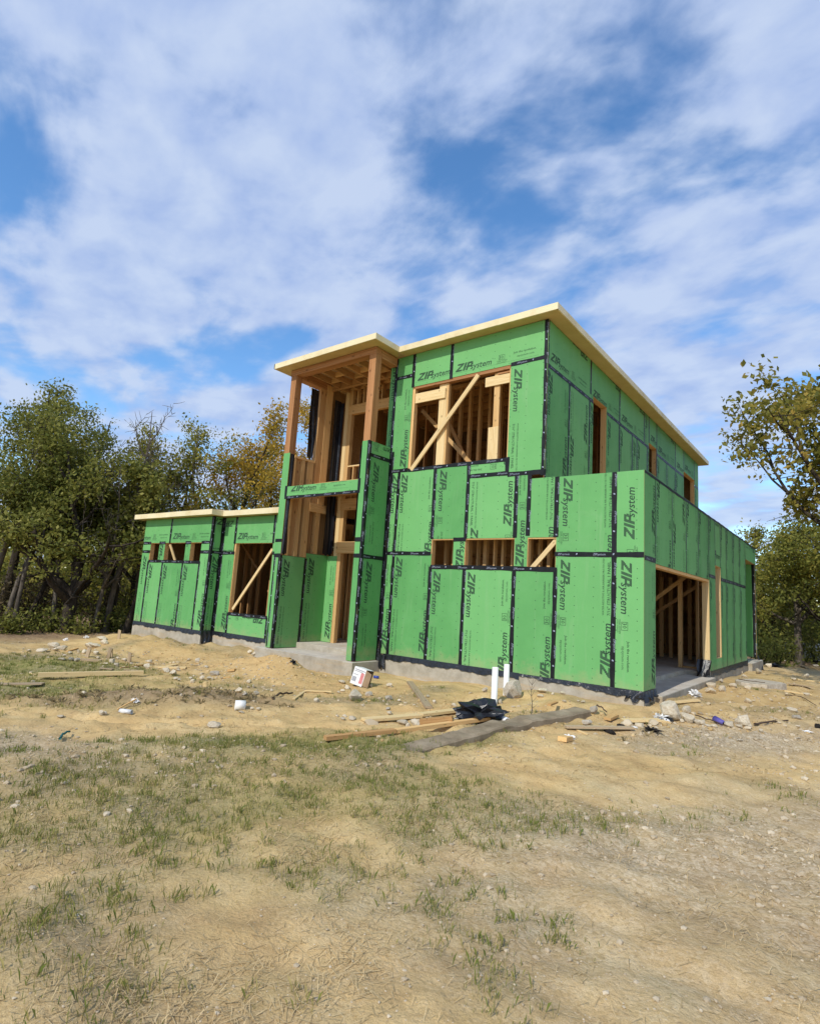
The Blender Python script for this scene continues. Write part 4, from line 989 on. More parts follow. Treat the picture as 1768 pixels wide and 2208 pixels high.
import bmesh
def rock_mesh(seed, mat, sub=2, flat=1.0):
    r = np.random.default_rng(seed); bm = bmesh.new(); bmesh.ops.create_icosphere(bm, subdivisions=sub, radius=0.5)
    pl = r.normal(size=(11, 3)); pl /= np.linalg.norm(pl, axis=1)[:, None]; dd = r.uniform(0.20, 0.42, 11)
    for v in bm.verts:
        p = np.array(v.co)
        for n_, d in zip(pl, dd):
            k = np.dot(p, n_)-d
            if k > 0: p = p-n_*k
        p = p+r.normal(size=3)*0.011
        v.co = Vector(p)
    xs = np.array([v.co for v in bm.verts]); mn, mxx = xs.min(0), xs.max(0)
    for v in bm.verts:
        q = (np.array(v.co)-mn)/(mxx-mn); v.co = Vector((q[0]-.5, q[1]-.5, q[2]))
    me = bpy.data.meshes.new('rock'); bm.to_mesh(me); bm.free(); me.materials.append(M[mat]); return me
ROCKS = [rock_mesh(100+i, 'rock') for i in range(8)]; GROCKS = [rock_mesh(200+i, 'greyrock') for i in range(4)]; DROCKS = [rock_mesh(300+i, 'darkrock') for i in range(2)]
def rock(px, py, w, h, label, group=None, pool=ROCKS, name='rock', k=None):
    p = at(px, py); s = 1.0/pxm(p); r = random
    W = w*s; Hh = max(h*s*1.05, W*0.3)
    me = pool[r.randrange(len(pool)) if k is None else k]
    o = bpy.data.objects.new(name, me); link(o)
    D = W*r.uniform(.7, 1.1)
    o.scale = (W, D, Hh*1.2); o.rotation_euler = (r.uniform(-.12, .12), r.uniform(-.12, .12), YAW*-1+r.uniform(-.5, .5))
    back = np.array([fwd[0], fwd[1]]); back /= np.linalg.norm(back)
    x, y = p[0]+back[0]*D*.35, p[1]+back[1]*D*.35
    o.location = (x, y, min(float(ground_z(x, y)), p[2]+.05)-Hh*.16)
    return tag(o, label, 'rock', group)
RK = [(111.2,1401.4,25.5,13.9),(57.9,1406.5,13.9,4.2),(85.7,1405.6,23.2,6.0),(129.8,1401.0,20.9,8.3),(148.3,1424.8,16.2,7.4),(163.4,1427.6,12.7,8.3),(238.7,1430.8,11.6,9.3),(266.5,1425.5,9.7,6.0),(314.0,1442.9,14.4,11.1),(356.9,1451.0,18.5,9.7),(203.9,1410.5,12.1,6.5),(179.6,1409.5,10.2,7.9),(216.7,1381.3,23.2,6.0),(190.0,1397.9,20.9,10.2),(201.6,1398.6,23.2,7.0),(222.5,1391.4,16.2,10.2),(129.8,1425.1,13.9,5.6),(209.7,1420.9,8.3,4.2),(252.6,1421.1,6.5,3.7),(249.1,1436.6,11.6,5.6),(224.8,1541.4,7.9,6.5),(215.5,1544.4,11.6,9.3),(128.6,1549.3,16.2,5.1),(178.4,1497.4,11.1,5.1),(163.4,1574.5,5.6,3.2),(52.1,1418.1,5.6,4.2),(102.0,1420.2,6.0,2.8),(136.7,1415.6,8.8,4.2),(321.0,1430.6,11.6,6.0),(383.5,1447.1,9.3,4.6),(384.7,1469.1,7.0,5.6),(304.8,1502.2,5.6,4.6),(148.3,1411.8,9.3,4.6),(166.9,1405.8,7.0,4.2),(115.9,1403.7,13.9,6.0),(193.5,1436.4,6.0,2.8),(228.3,1433.4,6.0,3.7),(281.6,1433.4,7.0,3.7),(511.9,1494.8,22.4,11.2),(526.5,1496.7,9.6,5.3),(526.5,1502.0,12.8,5.3),(458.6,1571.1,29.3,11.7),(423.9,1431.1,9.6,10.1),(369.3,1457.3,19.2,10.7),(433.3,1467.4,10.7,9.6),(413.3,1474.3,9.1,7.5),(377.3,1466.6,10.7,5.3),(409.3,1466.3,9.6,4.8),(449.2,1466.6,10.7,5.3),(457.2,1467.1,6.9,4.8),(535.9,1474.3,9.6,6.4),(545.2,1484.7,5.9,6.9),(585.2,1491.9,6.9,5.3),(541.2,1530.6,9.6,5.3),(555.9,1533.0,10.7,4.8),(681.1,1515.9,13.3,8.0),(747.7,1486.6,10.7,8.0),(729.1,1495.4,8.0,4.3),(737.1,1474.9,16.0,5.9),(389.3,1501.8,4.8,4.8),(417.3,1498.6,4.3,3.7),(405.3,1425.8,6.9,3.7),(589.2,1481.5,6.4,3.2),(578.5,1463.7,5.3,3.2),(443.9,1440.7,10.7,4.3),(545.2,1417.3,16.0,10.7),(537.2,1412.0,10.7,8.0),(726.4,1547.3,6.4,4.3),(742.4,1548.1,10.7,5.9),(758.4,1554.0,16.0,6.9),(738.4,1554.3,10.7,4.8),(518.5,1538.6,13.3,3.7),(764.9,1512.7,30.1,22.0),(738.2,1492.4,10.2,4.6),(837.9,1510.9,16.7,9.3),(859.9,1513.5,9.7,5.1),(836.7,1532.3,12.5,4.2),(840.2,1542.7,10.2,6.5),(936.4,1517.4,8.3,6.0),(978.1,1524.6,12.1,7.4),(1046.5,1493.6,12.1,9.3),(839.0,1482.7,15.3,8.3),(795.0,1501.9,16.2,8.8),(868.0,1564.7,23.2,10.2),(894.7,1568.4,23.2,13.0),(922.5,1558.2,13.9,7.9),(944.5,1556.1,15.3,8.3),(826.3,1513.7,4.6,3.2),(897.0,1541.3,4.6,2.8),(1010.5,1531.8,27.8,7.0),(1040.7,1517.2,10.2,10.2),(903.9,1558.0,11.6,6.0),(878.4,1571.2,9.3,9.3),(957.2,1554.7,13.9,5.6),(922.5,1504.2,9.3,5.1),(799.7,1482.7,7.0,6.0),(945.7,1567.0,7.0,4.2),(1107.1,1507.0,41.4,34.1),(1266.5,1565.7,21.9,11.2),(1214.1,1498.7,12.2,6.3),(1165.5,1505.1,14.6,5.4),(1216.6,1516.5,8.8,4.4),(1257.9,1516.8,9.7,4.9),(1077.9,1517.5,12.2,8.3),(1170.3,1495.1,24.3,3.9),(1321.2,1569.1,6.3,3.4),(1247.0,1514.3,5.8,3.4),(1192.2,1499.2,7.3,4.9),(1537.4,1484.5,20.2,11.2),(1535.1,1495.1,20.2,9.9),(1557.6,1471.5,10.3,6.7),(1599.2,1455.3,8.1,6.7),(1605.9,1462.3,13.5,6.3),(1638.5,1452.8,14.8,9.9),(1614.9,1486.6,14.8,7.6),(1661.0,1440.0,12.6,7.6),(1454.2,1557.6,42.7,33.7),(1486.8,1561.0,24.7,15.7),(1482.3,1539.6,20.2,13.5),(1514.9,1564.8,18.0,9.9),(1505.9,1564.3,13.5,9.0),(1575.6,1570.4,20.2,9.9),(1611.5,1571.1,27.0,22.5),(1596.9,1571.3,13.5,5.8),(1591.3,1561.6,12.6,10.3),(1641.9,1580.1,8.1,5.8),(1721.7,1552.0,18.0,6.7),(1712.7,1536.7,20.2,7.6),(1546.3,1594.0,7.6,3.1),(1541.9,1570.4,13.5,5.4),(1528.4,1569.1,11.2,4.9),(1614.9,1516.7,15.7,8.1),(1555.3,1534.4,6.7,3.1),(1741.9,1501.8,13.5,5.4),(1713.8,1468.1,9.0,4.5),(1559.8,1491.3,18.0,11.2),(1582.3,1483.4,15.7,9.0),(1740.8,1461.4,11.2,7.6),(1612.7,1474.2,11.2,4.9),(1663.2,1576.9,5.8,2.7),(1681.2,1561.6,9.0,3.6),(1721.7,1569.3,9.0,3.1),(1596.9,1600.1,13.5,4.0),(1722.8,1594.0,11.2,3.1),(1472.2,1558.7,9.0,6.7),(1691.3,1429.2,9.0,4.0),(1762.2,1438.9,13.5,5.4)]
SPECIAL = {(764.9, 1512.7): 'rounded pitted rock alone on the dirt below the white carton',
 (1107.1, 1507.0): 'big rough concrete chunk leaning beside the two white pipes',
 (1454.2, 1557.6): 'largest tan boulder in the rubble in front of the garage corner',
 (1611.5, 1571.1): 'upright white wedge shaped rock beside the violet can',
 (458.6, 1571.1): 'long pale rock lying alone at the edge of the front turf',
 (511.9, 1494.8): 'pale rock on the reddish dirt left of the bent lath',
 (1266.5, 1565.7): 'smooth cream rock below the broken end of the concrete kerb',
 (216.7, 1381.3): 'flat white stone slab on top of the mound beside the wing corner',
 (111.2, 1401.4): 'largest stacked stone slab in the heap at the left edge of the yard',
 (369.3, 1457.3): 'blocky cream rock below the pale scrap board in front of the wing',
 (868.0, 1564.7): 'flat cream rock under the long board at the turf edge',
 (1486.8, 1561.0): 'white rock leaning on the tan boulder near the garage corner'}
ORD = 'first second third fourth fifth sixth seventh eighth ninth tenth eleventh twelfth thirteenth fourteenth fifteenth sixteenth seventeenth eighteenth nineteenth twentieth'.split()
clusters = {}
for a in RK:
    lab = SPECIAL.get(a[:2])
    if lab: rock(*a, lab, pool=GROCKS if 'concrete' in lab else ROCKS); continue
    big = 'palm sized' if a[2] < 9 else ('small' if a[2] < 14 else 'large')
    if a[0] < 340 and a[1] < 1460: g = ('on the ochre mound left of the wing', 'rocks by the left mound')
    elif a[0] < 340: g = ('on the weedy ground at the lower left', 'rocks in the left foreground')
    elif a[0] < 600: g = ('on the bank below the left wing', 'rocks below the left wing')
    elif a[0] < 1000 and a[1] < 1535: g = ('on the dirt in front of the porch', 'rocks in front of the porch')
    elif a[0] < 1060: g = ('along the bleached plank', 'rocks along the board')
    elif a[0] < 1330: g = ('between white pipes and garage corner', 'rocks by the white pipes')
    elif a[1] < 1500: g = ('along the garage foundation', 'rocks along the garage side')
    else: g = ('in the lower right rubble', 'rubble at the lower right')
    clusters.setdefault((big,)+g, []).append(a)
for (big, where, grp), L_ in clusters.items():
    for k, a in enumerate(sorted(L_)):
        who = f'{big} pale limestone rock {where}' if len(L_) == 1 else f'{ORD[k]} from left of the {big} rocks {where}'
        rock(*a, who, f'{grp}, {big}', pool=GROCKS if random.random() < .1 else ROCKS)
for px, py, w, h, lab in ((1316.3, 1584.4, 25, 8, 'charred black log chunk lying on the gravel at the bottom right'), (1340.7, 1569.8, 17, 7, 'small black lump beside the white scrap in the rubble'), (1765.5, 1571.1, 12, 9, 'black lump at the right edge of the picture')):
    rock(px, py, w, h, lab, pool=DROCKS, name='charred_lump')['category'] = 'lump'
rock(459.9, 1457, 22, 9, 'slate grey stone with a dark edge on the bank below the wing', pool=GROCKS)
rock(549.2, 1500.4, 16, 9, 'reddish brown stone right of the pale rock on the bank', pool=GROCKS)
def flatslab(name, label, a, b, w, t, mat, cat):
    """broken slab lying on the ground with an irregular outline"""
    A, B = at(*a), at(*b); d = B-A; L = np.linalg.norm(d[:2]); u = d[:2]/L; v = np.array([-u[1], u[0]])
    r = random.Random(5); n = 14; top = []; V = []
    for i in range(n):
        q = 2*math.pi*i/n; x = math.cos(q)*L/2*r.uniform(.85, 1.08); y = math.sin(q)*w/2*r.uniform(.8, 1.15)
        c = (A+B)/2; P_ = c[:2]+u*x+v*y; V.append((P_[0], P_[1]))
    zg_ = float(np.mean([ground_z(*p) for p in V]))
    VV = [(x, y, zg_-.1) for x, y in V]+[(x*.98+((A+B)/2)[0]*.02, y*.98+((A+B)/2)[1]*.02, zg_+t+r.uniform(-.012, .012)) for x, y in V]
    F = [tuple(range(n, 2*n))]+[(i, (i+1) % n, n+(i+1) % n, n+i) for i in range(n)]
    return tag(obj(name, mesh_py(name, VV, F, [M[mat]])), label, cat)
flatslab('broken_slab', 'flat broken grey concrete slab lying beside the garage', (1596, 1478), (1684, 1478), 1.1, .10, 'greyrock', 'concrete slab')

def board(label, a, b, w, t, mat='pale', name='lumber_board', cat='board', lift=0.0, zb=None, group=None, bevel=.002):
    A, B = at(*a), at(*b); A = A.copy(); B = B.copy(); A[2] += t/2+lift; B[2] += t/2+lift if zb is None else zb
    n = 9
    for k in range(1, n):                                   # rest on the high spots
        q = A+(B-A)*k/n; over = float(ground_z(q[0], q[1]))+t*.35-q[2]
        if over > 0: A[2] += over*.6; B[2] += over*.6
    o = beam(name, A, B, w, t, mat, parent=False, face=(0, 0, 1))
    return tag(o, label, cat, group)
board('long clean pale two by four lying on the turf at the left', (80, 1465.5), (308.2, 1460), .10, .08, lift=.05)
board('thin flat plank cut off by the left edge of the picture', (-60, 1480), (93, 1478.5), .14, .025, 'oldwood')
board('wide pale scrap board below the orange mound', (343, 1441.5), (401, 1443), .16, .03)
board('splintered pale scrap leaning over the wide scrap board', (352, 1440), (381, 1434), .10, .02)
board('grey weathered lath lying on the turf behind the long two by four', (215.5, 1442.5), (243, 1445.5), .08, .02, 'oldwood')
board('thin brown stick lying left of the scrap boards', (259.6, 1442.6), (331, 1433), .03, .02, 'lvl')
board('dark short lath below the thin brown stick', (266.5, 1447.6), (298, 1449), .05, .02, 'oldwood')
board('short straw coloured stick on the turf above the left plank', (64.9, 1452.8), (79, 1457), .03, .02)
board('orange tinted lath on the ochre mound', (143.7, 1405.5), (167, 1398.5), .07, .025, 'wood')
board('long thin stone coloured slat among the rocks left of the wing', (176, 1425), (218, 1428), .12, .05, 'oldwood')
board('thin stick leaning out of the weedy berm', (252.6, 1532.8), (292, 1522), .022, .018, 'wood', lift=.01, zb=.10)
board('dark edged wood offcut on the bank', (406.6, 1485.6), (441, 1484.5), .05, .03, 'oldwood'); board('upright cut block at the end of the dark offcut', (437, 1484), (444.5, 1483), .04, .11, 'pale')
board('short tan offcut below the porch slab on the bank', (491.9, 1448.3), (507, 1447), .10, .05, 'wood'); board('thin tan chip lying left of the porch mound', (481.2, 1463), (496, 1461.7), .08, .02, 'wood')
board('bent lath, long arm lying on the dirt in front of the porch', (657.5, 1494), (716, 1496.3), .05, .018, 'pale', lift=.03); board('bent lath, short arm lying toward the camera', (633, 1511), (656.5, 1494), .05, .018, 'pale', lift=.005)
board('grey weathered plank pointing down the slope from the foundation', (883, 1474), (925, 1530), .13, .04, 'oldwood')
board('long bleached plank along the edge of the front turf, left length', (783.4, 1558.5), (905, 1548.5), .17, .04, 'pale', lift=.02); board('long bleached plank along the edge of the front turf, right length', (906, 1548.2), (1033, 1532.5), .15, .04, 'pale', lift=.03)
board('dark brown plank in the grass in front of the black bag, near length', (700, 1603), (850, 1586), .10, .05, 'lvl', lift=.01); board('brown plank ending at the black bag, far length', (851, 1585.6), (1062, 1556), .09, .05, 'wood', lift=.01)
board('brown rotten post lying under the bleached plank', (906, 1565), (976, 1559), .10, .10, 'lvl', name='fallen_post', cat='post')
board('thin brown plank lying in front of the broken kerb', (1219, 1572.8), (1365, 1575), .10, .03, 'oldwood', lift=.02)
board('pale plank in the rubble below the garage corner', (1340.7, 1560.6), (1422, 1560), .14, .04, 'pale', lift=.03); board('tilted wooden offcut propped at the end of the kerb', (1309, 1557.5), (1327, 1549), .12, .04, 'wood', lift=.03)
board('dark lath leaning over the kerb', (1183.7, 1541), (1199.5, 1534), .06, .03, 'lvl', lift=.14); board('straw coloured stick on the gravel at the bottom', (1243, 1575), (1268, 1586), .04, .02, 'pale')
board('pale splintered board along the garage slab', (1451.9, 1520), (1506, 1515), .10, .03, 'pale', lift=.02); board('pale plank under the white plastic in the rubble', (1378, 1558.5), (1434, 1559), .12, .03, 'pale', lift=.01)
board('long tan plank at the right edge, upper one', (1719, 1467), (1790, 1475), .18, .04, 'pale'); board('long tan plank at the right edge, lower one', (1690, 1491), (1749, 1499.5), .14, .03, 'pale'); board('weathered plank between the two tan planks', (1699, 1479.5), (1751, 1487), .12, .03, 'oldwood')
board('far grey plank lying near the right woods', (1723.9, 1436), (1742, 1443.5), .12, .04, 'oldwood'); board('far plank lying at the right edge near the woods', (1742, 1441), (1775, 1446.5), .12, .04, 'wood')
board('small pale offcut at the bottom edge of the gravel', (1212, 1600), (1226, 1597.5), .12, .06, 'wood')
# little survey stakes
def stake(px, py, h, lean, label, group=None):
    p = at(px, py); t = empty('survey_stake', tuple(p)); w = .045
    V = [(-w, -.02, -.08), (w, -.02, -.08), (w, .02, -.08), (-w, .02, -.08), (-w+lean, -.02, h), (w+lean, -.02, h-.03), (w+lean, .02, h-.03), (-w+lean, .02, h)]
    o = obj('survey_stake', mesh_py('survey_stake', V, CUBE_F, [M['oldwood']])); o.location = tuple(p); o.rotation_euler = (0, 0, -YAW)
    bpy.data.objects.remove(t)
    return tag(o, label, 'stake', group)
stake(186.6, 1416.5, .24, .05, 'leaning wooden stake nearest the stone slabs on the left mound'); stake(232.9, 1419, .28, .04, 'left one of the paired wooden stakes on the mound'); stake(240, 1418, .26, -.04, 'right one of the paired wooden stakes on the mound')
stake(278.1, 1428.3, .26, 0, 'short wooden stake among the rocks below the mound'); stake(256.1, 1377.3, .30, 0, 'pale stake standing by the wing foundation corner')
# white plumbing stubs
def stub(px, py0, py1, r, label):
    p = at(px, py0); h = (py0-py1)/pxm(p)
    V, F = [], []; n = 20
    for rr, z in ((r, -.15), (r, h), (r*.84, h), (r*.84, h-.3)):
        for k in range(n): V.append((rr*math.cos(2*math.pi*k/n), rr*math.sin(2*math.pi*k/n), z))
    for j in range(3):
        for k in range(n): F.append((j*n+k, j*n+(k+1) % n, (j+1)*n+(k+1) % n, (j+1)*n+k))
    o = obj('plumbing_pipe', mesh_py('plumbing_pipe', V, F, [M['pvc']], smooth=False)); o.location = tuple(p)
    for q in o.data.polygons: q.use_smooth = True
    return tag(o, label, 'pipe')
stub(1065, 1519, 1441.4, .058, 'nearer white plastic pipe standing upright out of the dirt'); stub(1090.5, 1500, 1434.5, .056, 'farther white plastic pipe standing close to the foundation')
def lying_tube(px, py, r, L, ang, mat, label, name, cat, inner='paper', tilt=0.0):
    p = at(px, py); V, F = [], []; n = 18
    for rr, x in ((r*.82, -L/2+.03), (r*.82, -L/2), (r, -L/2), (r, L/2), (r*.82, L/2), (r*.82, L/2-.03)):
        for k in range(n): V.append((x, rr*math.cos(2*math.pi*k/n), rr*math.sin(2*math.pi*k/n)))
    for j in range(5):
        for k in range(n): F.append((j*n+k, j*n+(k+1) % n, (j+1)*n+(k+1) % n, (j+1)*n+k))
    F += [tuple(range(n)), tuple(range(6*n-1, 5*n-1, -1))]
    me = mesh_py(name, V, F, [M[mat], M[inner]])
    for q in me.polygons: q.use_smooth = len(q.vertices) == 4
    me.polygons[-1].material_index = 1; me.polygons[-2].material_index = 1
    o = obj(name, me); o.location = (p[0], p[1], p[2]+r*.85); o.rotation_euler = (0, tilt, ang)
    return tag(o, label, cat)
lying_tube(517.2, 1530, .075, .16, 1.0, 'pvc', 'white plastic pipe coupling lying on its side on the dirt', 'pipe_coupling', 'pipe fitting', 'card')
lying_tube(1551, 1562, .052, .20, -.55, 'violet', 'violet spray can lying in the rubble', 'spray_can', 'can', 'darkrock', .25)
lying_tube(811, 1463, .033, .12, .4, 'blue', 'crushed blue drink can beside the white carton', 'drink_can', 'can', 'paper')
lying_tube(1056, 1519.5, .033, .11, .2, 'blue', 'blue drink can at the foot of the nearer white pipe', 'drink_can', 'can', 'paper')
lying_tube(271, 1539, .035, .2, .5, 'film', 'clear plastic bottle lying below the weedy berm', 'plastic_bottle', 'bottle', 'film')
lying_tube(1090, 1560, .05, .13, -.6, 'paper', 'white paper cup lying beside the black bag', 'paper_cup', 'cup', 'paper')
# carton
def carton():
    p = at(775, 1479); root = empty('carton', (p[0], p[1], p[2]+.01)); root.rotation_euler = (-.16, .20, math.radians(12))
    w, d, h, t = .29, .36, .36, .006
    def side(name, V, mats=('paper', 'card')):
        return obj(name, mesh_py(name, V, CUBE_F, [M[mats[0]]]), root)
    def bx(name, x0, x1, y0, y1, z0, z1, m='paper'): return side(name, [(x0, y0, z0), (x1, y0, z0), (x1, y1, z0), (x0, y1, z0), (x0, y0, z1), (x1, y0, z1), (x1, y1, z1), (x0, y1, z1)], (m,))
    f = bx('front_panel', -w/2, w/2, -d/2, -d/2+t, 0, h); bx('back_panel', -w/2, w/2, d/2-t, d/2, 0, h, 'card'); bx('side_panel', -w/2, -w/2+t, -d/2+t, d/2-t, 0, h, 'card'); bx('bottom_panel', -w/2+t, w/2, -d/2+t, d/2-t, 0, t, 'card'); bx('top_panel', -w/2, w/2, -d/2+t, d/2-t, h-t, h)
    for k, (x0, x1, z0, z1, m) in enumerate(((.05, .13, .05, .27, 'redprint'), (-.13, -.03, .06, .16, 'greyprint'), (-.12, .13, .30, .32, 'greyprint'), (-.12, .10, .27, .285, 'greyprint'), (-.12, .0, .20, .215, 'greyprint'))):
        bx('print_patch', x0, x1, -d/2-.0025, -d/2-.0012, z0, z1, m).parent = f
    fl = [(w/2, -d/2, .02), (w/2+.16, -d/2-.03, .03), (w/2+.16, -d/2-.03, h-.05), (w/2, -d/2, h-.01)]
    obj('flap', mesh_py('flap', fl+[(x+.004, y+.005, z) for x, y, z in fl], [(0, 1, 2, 3), (7, 6, 5, 4), (0, 4, 5, 1), (1, 5, 6, 2), (2, 6, 7, 3)], [M['card']]), root)
    tag(root, 'white open carton with red and grey print, tipped against the porch slab corner', 'box')
carton()
# plastic and paper litter
def heap(name, px, py, dims, mat, seed, label, cat, fold=.5, rot=0.0):
    p = at(px, py); o = crumple(name, (p[0], p[1], p[2]+dims[2]*.5), dims, mat, seed, fold); o.rotation_euler = (0, 0, rot)
    return tag(o, label, cat)
heap('plastic_bag', 1036, 1556, (.60, .30, .25), 'poly', 41, 'black plastic bag heaped on the planks in the foreground', 'bag', .5, -YAW+.15)
heap('plastic_bag', 1499, 1502, (.20, .14, .11), 'film', 42, 'crumpled clear plastic bag against the garage slab', 'bag', .7); heap('plastic_bag', 1425, 1553, (.17, .12, .09), 'film', 43, 'white torn plastic half buried in the rubble below the garage corner', 'bag', .8)
heap('plastic_bag', 1440, 1555, (.10, .08, .06), 'poly', 44, 'black torn plastic between white plastic and boulder', 'bag', .8)
heap('brush_heap', 1403.9, 1577, (.22, .12, .05), 'darkrock', 45, 'flat heap of charred brush at the bottom right', 'debris', .9); heap('plastic_scrap', 632, 1432, (.12, .08, .08), 'poly', 46, 'black plastic scrap on the spoil below the porch slab', 'scrap', .8)
for px, py, s, lab in ((141.4, 1382, .13, 'white crumpled paper near the foot of the oak'), (290.8, 1515, .10, 'white torn paper on top of the weedy berm'), (1367.4, 1570, .06, 'white torn scrap right of the black lump'), (186.6, 1376.5, .14, 'white flattened sheet left of the mound slabs'), (1740.8, 1580, .09, 'round white foil lying on the gravel at the right'), (1228, 1594, .10, 'long white plastic shard on the gravel at the bottom')):
    heap('paper_scrap', px, py, (s, s*.7, s*(.5 if s > .09 else .3)), 'paper', int(px), lab, 'scrap', .6)
heap('plastic_sheet', 1665, 1437, (.5, .7, .10), 'poly', 61, 'crumpled black plastic spread at the far end of the foundation', 'plastic sheet', .7)
# sticks, rods, straps
def stick(pts, r, mat, label, name='stick', cat='stick', lift=0.0):
    P_ = [at(*q) for q in pts]; P_ = [p+np.array([0, 0, r+lift]) for p in P_]; Q = []
    for i in range(len(P_)-1):
        for k in range(4): Q.append(P_[i]+(P_[i+1]-P_[i])*k/4+rng.normal(size=3)*r*.4)
    Q.append(P_[-1]); return tag(tube_obj(name, Q, [r*(1-.35*i/len(Q)) for i in range(len(Q))], mat, 6), label, cat)
stick([(587.8, 1510.6), (603.8, 1500.5), (630.5, 1499.2)], .022, 'rust', 'dark curved root lying left of the bent lath', 'fallen_branch', 'branch', .02)
stick([(1499, 1546.8), (1530, 1558), (1566.6, 1571.5)], .012, 'rust', 'dark bent rod left of the violet can', 'steel_rod', 'rod', .03); stick([(1625, 1567), (1660, 1562), (1699, 1558.5)], .018, 'rust', 'dark stick right of the white wedge rock', lift=.02)
stick([(1592, 1477), (1620, 1481), (1650, 1484)], .012, 'rust', 'rusty bar lying on the flat broken slab', 'steel_rod', 'rod', .13); stick([(1692.5, 1501.8), (1728, 1505.2)], .012, 'rust', 'thin dark rod on the dirt at the right, straight length', 'steel_rod', 'rod', .02); stick([(1729, 1505.6), (1760, 1524.3)], .010, 'rust', 'thin dark rod running off toward the right edge', 'steel_rod', 'rod', .02)
stick([(128.6, 1601), (136.7, 1589.6), (149.5, 1586)], .016, 'teal', 'teal strap lying on the gravel at the lower left', 'strap', 'strap', .03); stick([(1287, 1536.5), (1298, 1541), (1308, 1551)], .014, 'rust', 'bent rusty bar sticking out of the broken kerb end', 'steel_rod', 'rod', .10)
# old concrete kerb, broken at its right end
A, B = at(1274, 1545), at(1000, 1606)
d = (B-A); d[2] = 0; L = np.linalg.norm(d); u = d/L; L += 1.8; n_ = np.array([-u[1], u[0], 0]); n_ = n_ if np.dot(n_, -fwd) < 0 else -n_
V, F = [], []; K = 60
for i in range(K+1):
    q = A+u*L*i/K; zt = float(height(*(q[:2])))*.6+.4*(-.38)+.115+.004*math.sin(i*1.7)-.16*max(0, i/K-.45)/.55
    for off, zz_ in ((0, -.75), (0.0, zt-.02), (.02, zt), (.30, zt+.01), (.32, -.75)):
        w_ = q+n_*(off+.006*math.sin(i*.5+off*9)); V.append((w_[0], w_[1], zz_+random.uniform(-.004, .004)))
for i in range(K):
    for k in range(4): a0 = i*5+k; F.append((a0, a0+1, a0+6, a0+5))
F += [(0, 1, 2, 3, 4), tuple(K*5+k for k in (4, 3, 2, 1, 0))]
tag(obj('concrete_kerb', mesh_py('concrete_kerb', V, F, [M['oldconc']])), 'old low concrete kerb running out of the foreground, broken at its right end', 'kerb')
rock(1281, 1543, 17, 17, 'dark broken stub of concrete at the end of the kerb', pool=GROCKS, name='concrete_stub')
# bare sapling by the kerb
def sapling(px, py, h, label):
    p = at(px, py); V, F = [], []; r = random.Random(3)
    pts = [p+np.array([.02*math.sin(k*.9), .01*k, h*k/7]) for k in range(8)]; tube(V, F, pts, [.009*(1-k/9) for k in range(8)], 5, False)
    for k in range(2, 7):
        for s in (-1, 1):
            q = pts[k]; e_ = q+np.array([s*h*.13*r.uniform(.5, 1.2), r.uniform(-.08, .08), h*.16*r.uniform(.6, 1.3)]); tube(V, F, [q, (q+e_)/2+np.array([0, 0, -.01]), e_], [.004, .003, .0015], 4, False)
    return tag(obj('sapling', mesh_py('sapling', V, F, [M['greybark']])), label, 'sapling')
sapling(1143, 1551, .62, 'thin bare sapling standing behind the concrete kerb')

# ------------------------------------------------------------------ trees and plants
def leaf_quads(C, size, r, flat=0.35):
    """one small pointed leaf-shaped quad at each point of C"""
    n = len(C)
    a = r.normal(size=(n, 3)); a /= np.linalg.norm(a, axis=1)[:, None]
    b = r.normal(size=(n, 3)); b[:, 2] *= flat; b -= a*(a*b).sum(1)[:, None]; b /= np.linalg.norm(b, axis=1)[:, None]
    s = (size*r.uniform(.5, 1.6, n))[:, None]
    V = np.stack([C-a*s*.62, C+b*s*.36, C+a*s*.62, C-b*s*.36], 1).reshape(-1, 3)
    return V, np.arange(4*n, dtype=np.int32).reshape(-1, 4)
def curve_pts(p, d, L, n, r, wob=.18, lift=0.1, droop=0.0):
    pts = [np.array(p, float)]; d = np.array(d, float); d /= np.linalg.norm(d)
    for i in range(n):
        d = d+r.normal(size=3)*wob*.5+np.array([0, 0, lift-droop*i/n]); d /= np.linalg.norm(d); pts.append(pts[-1]+d*L/n)
    return pts
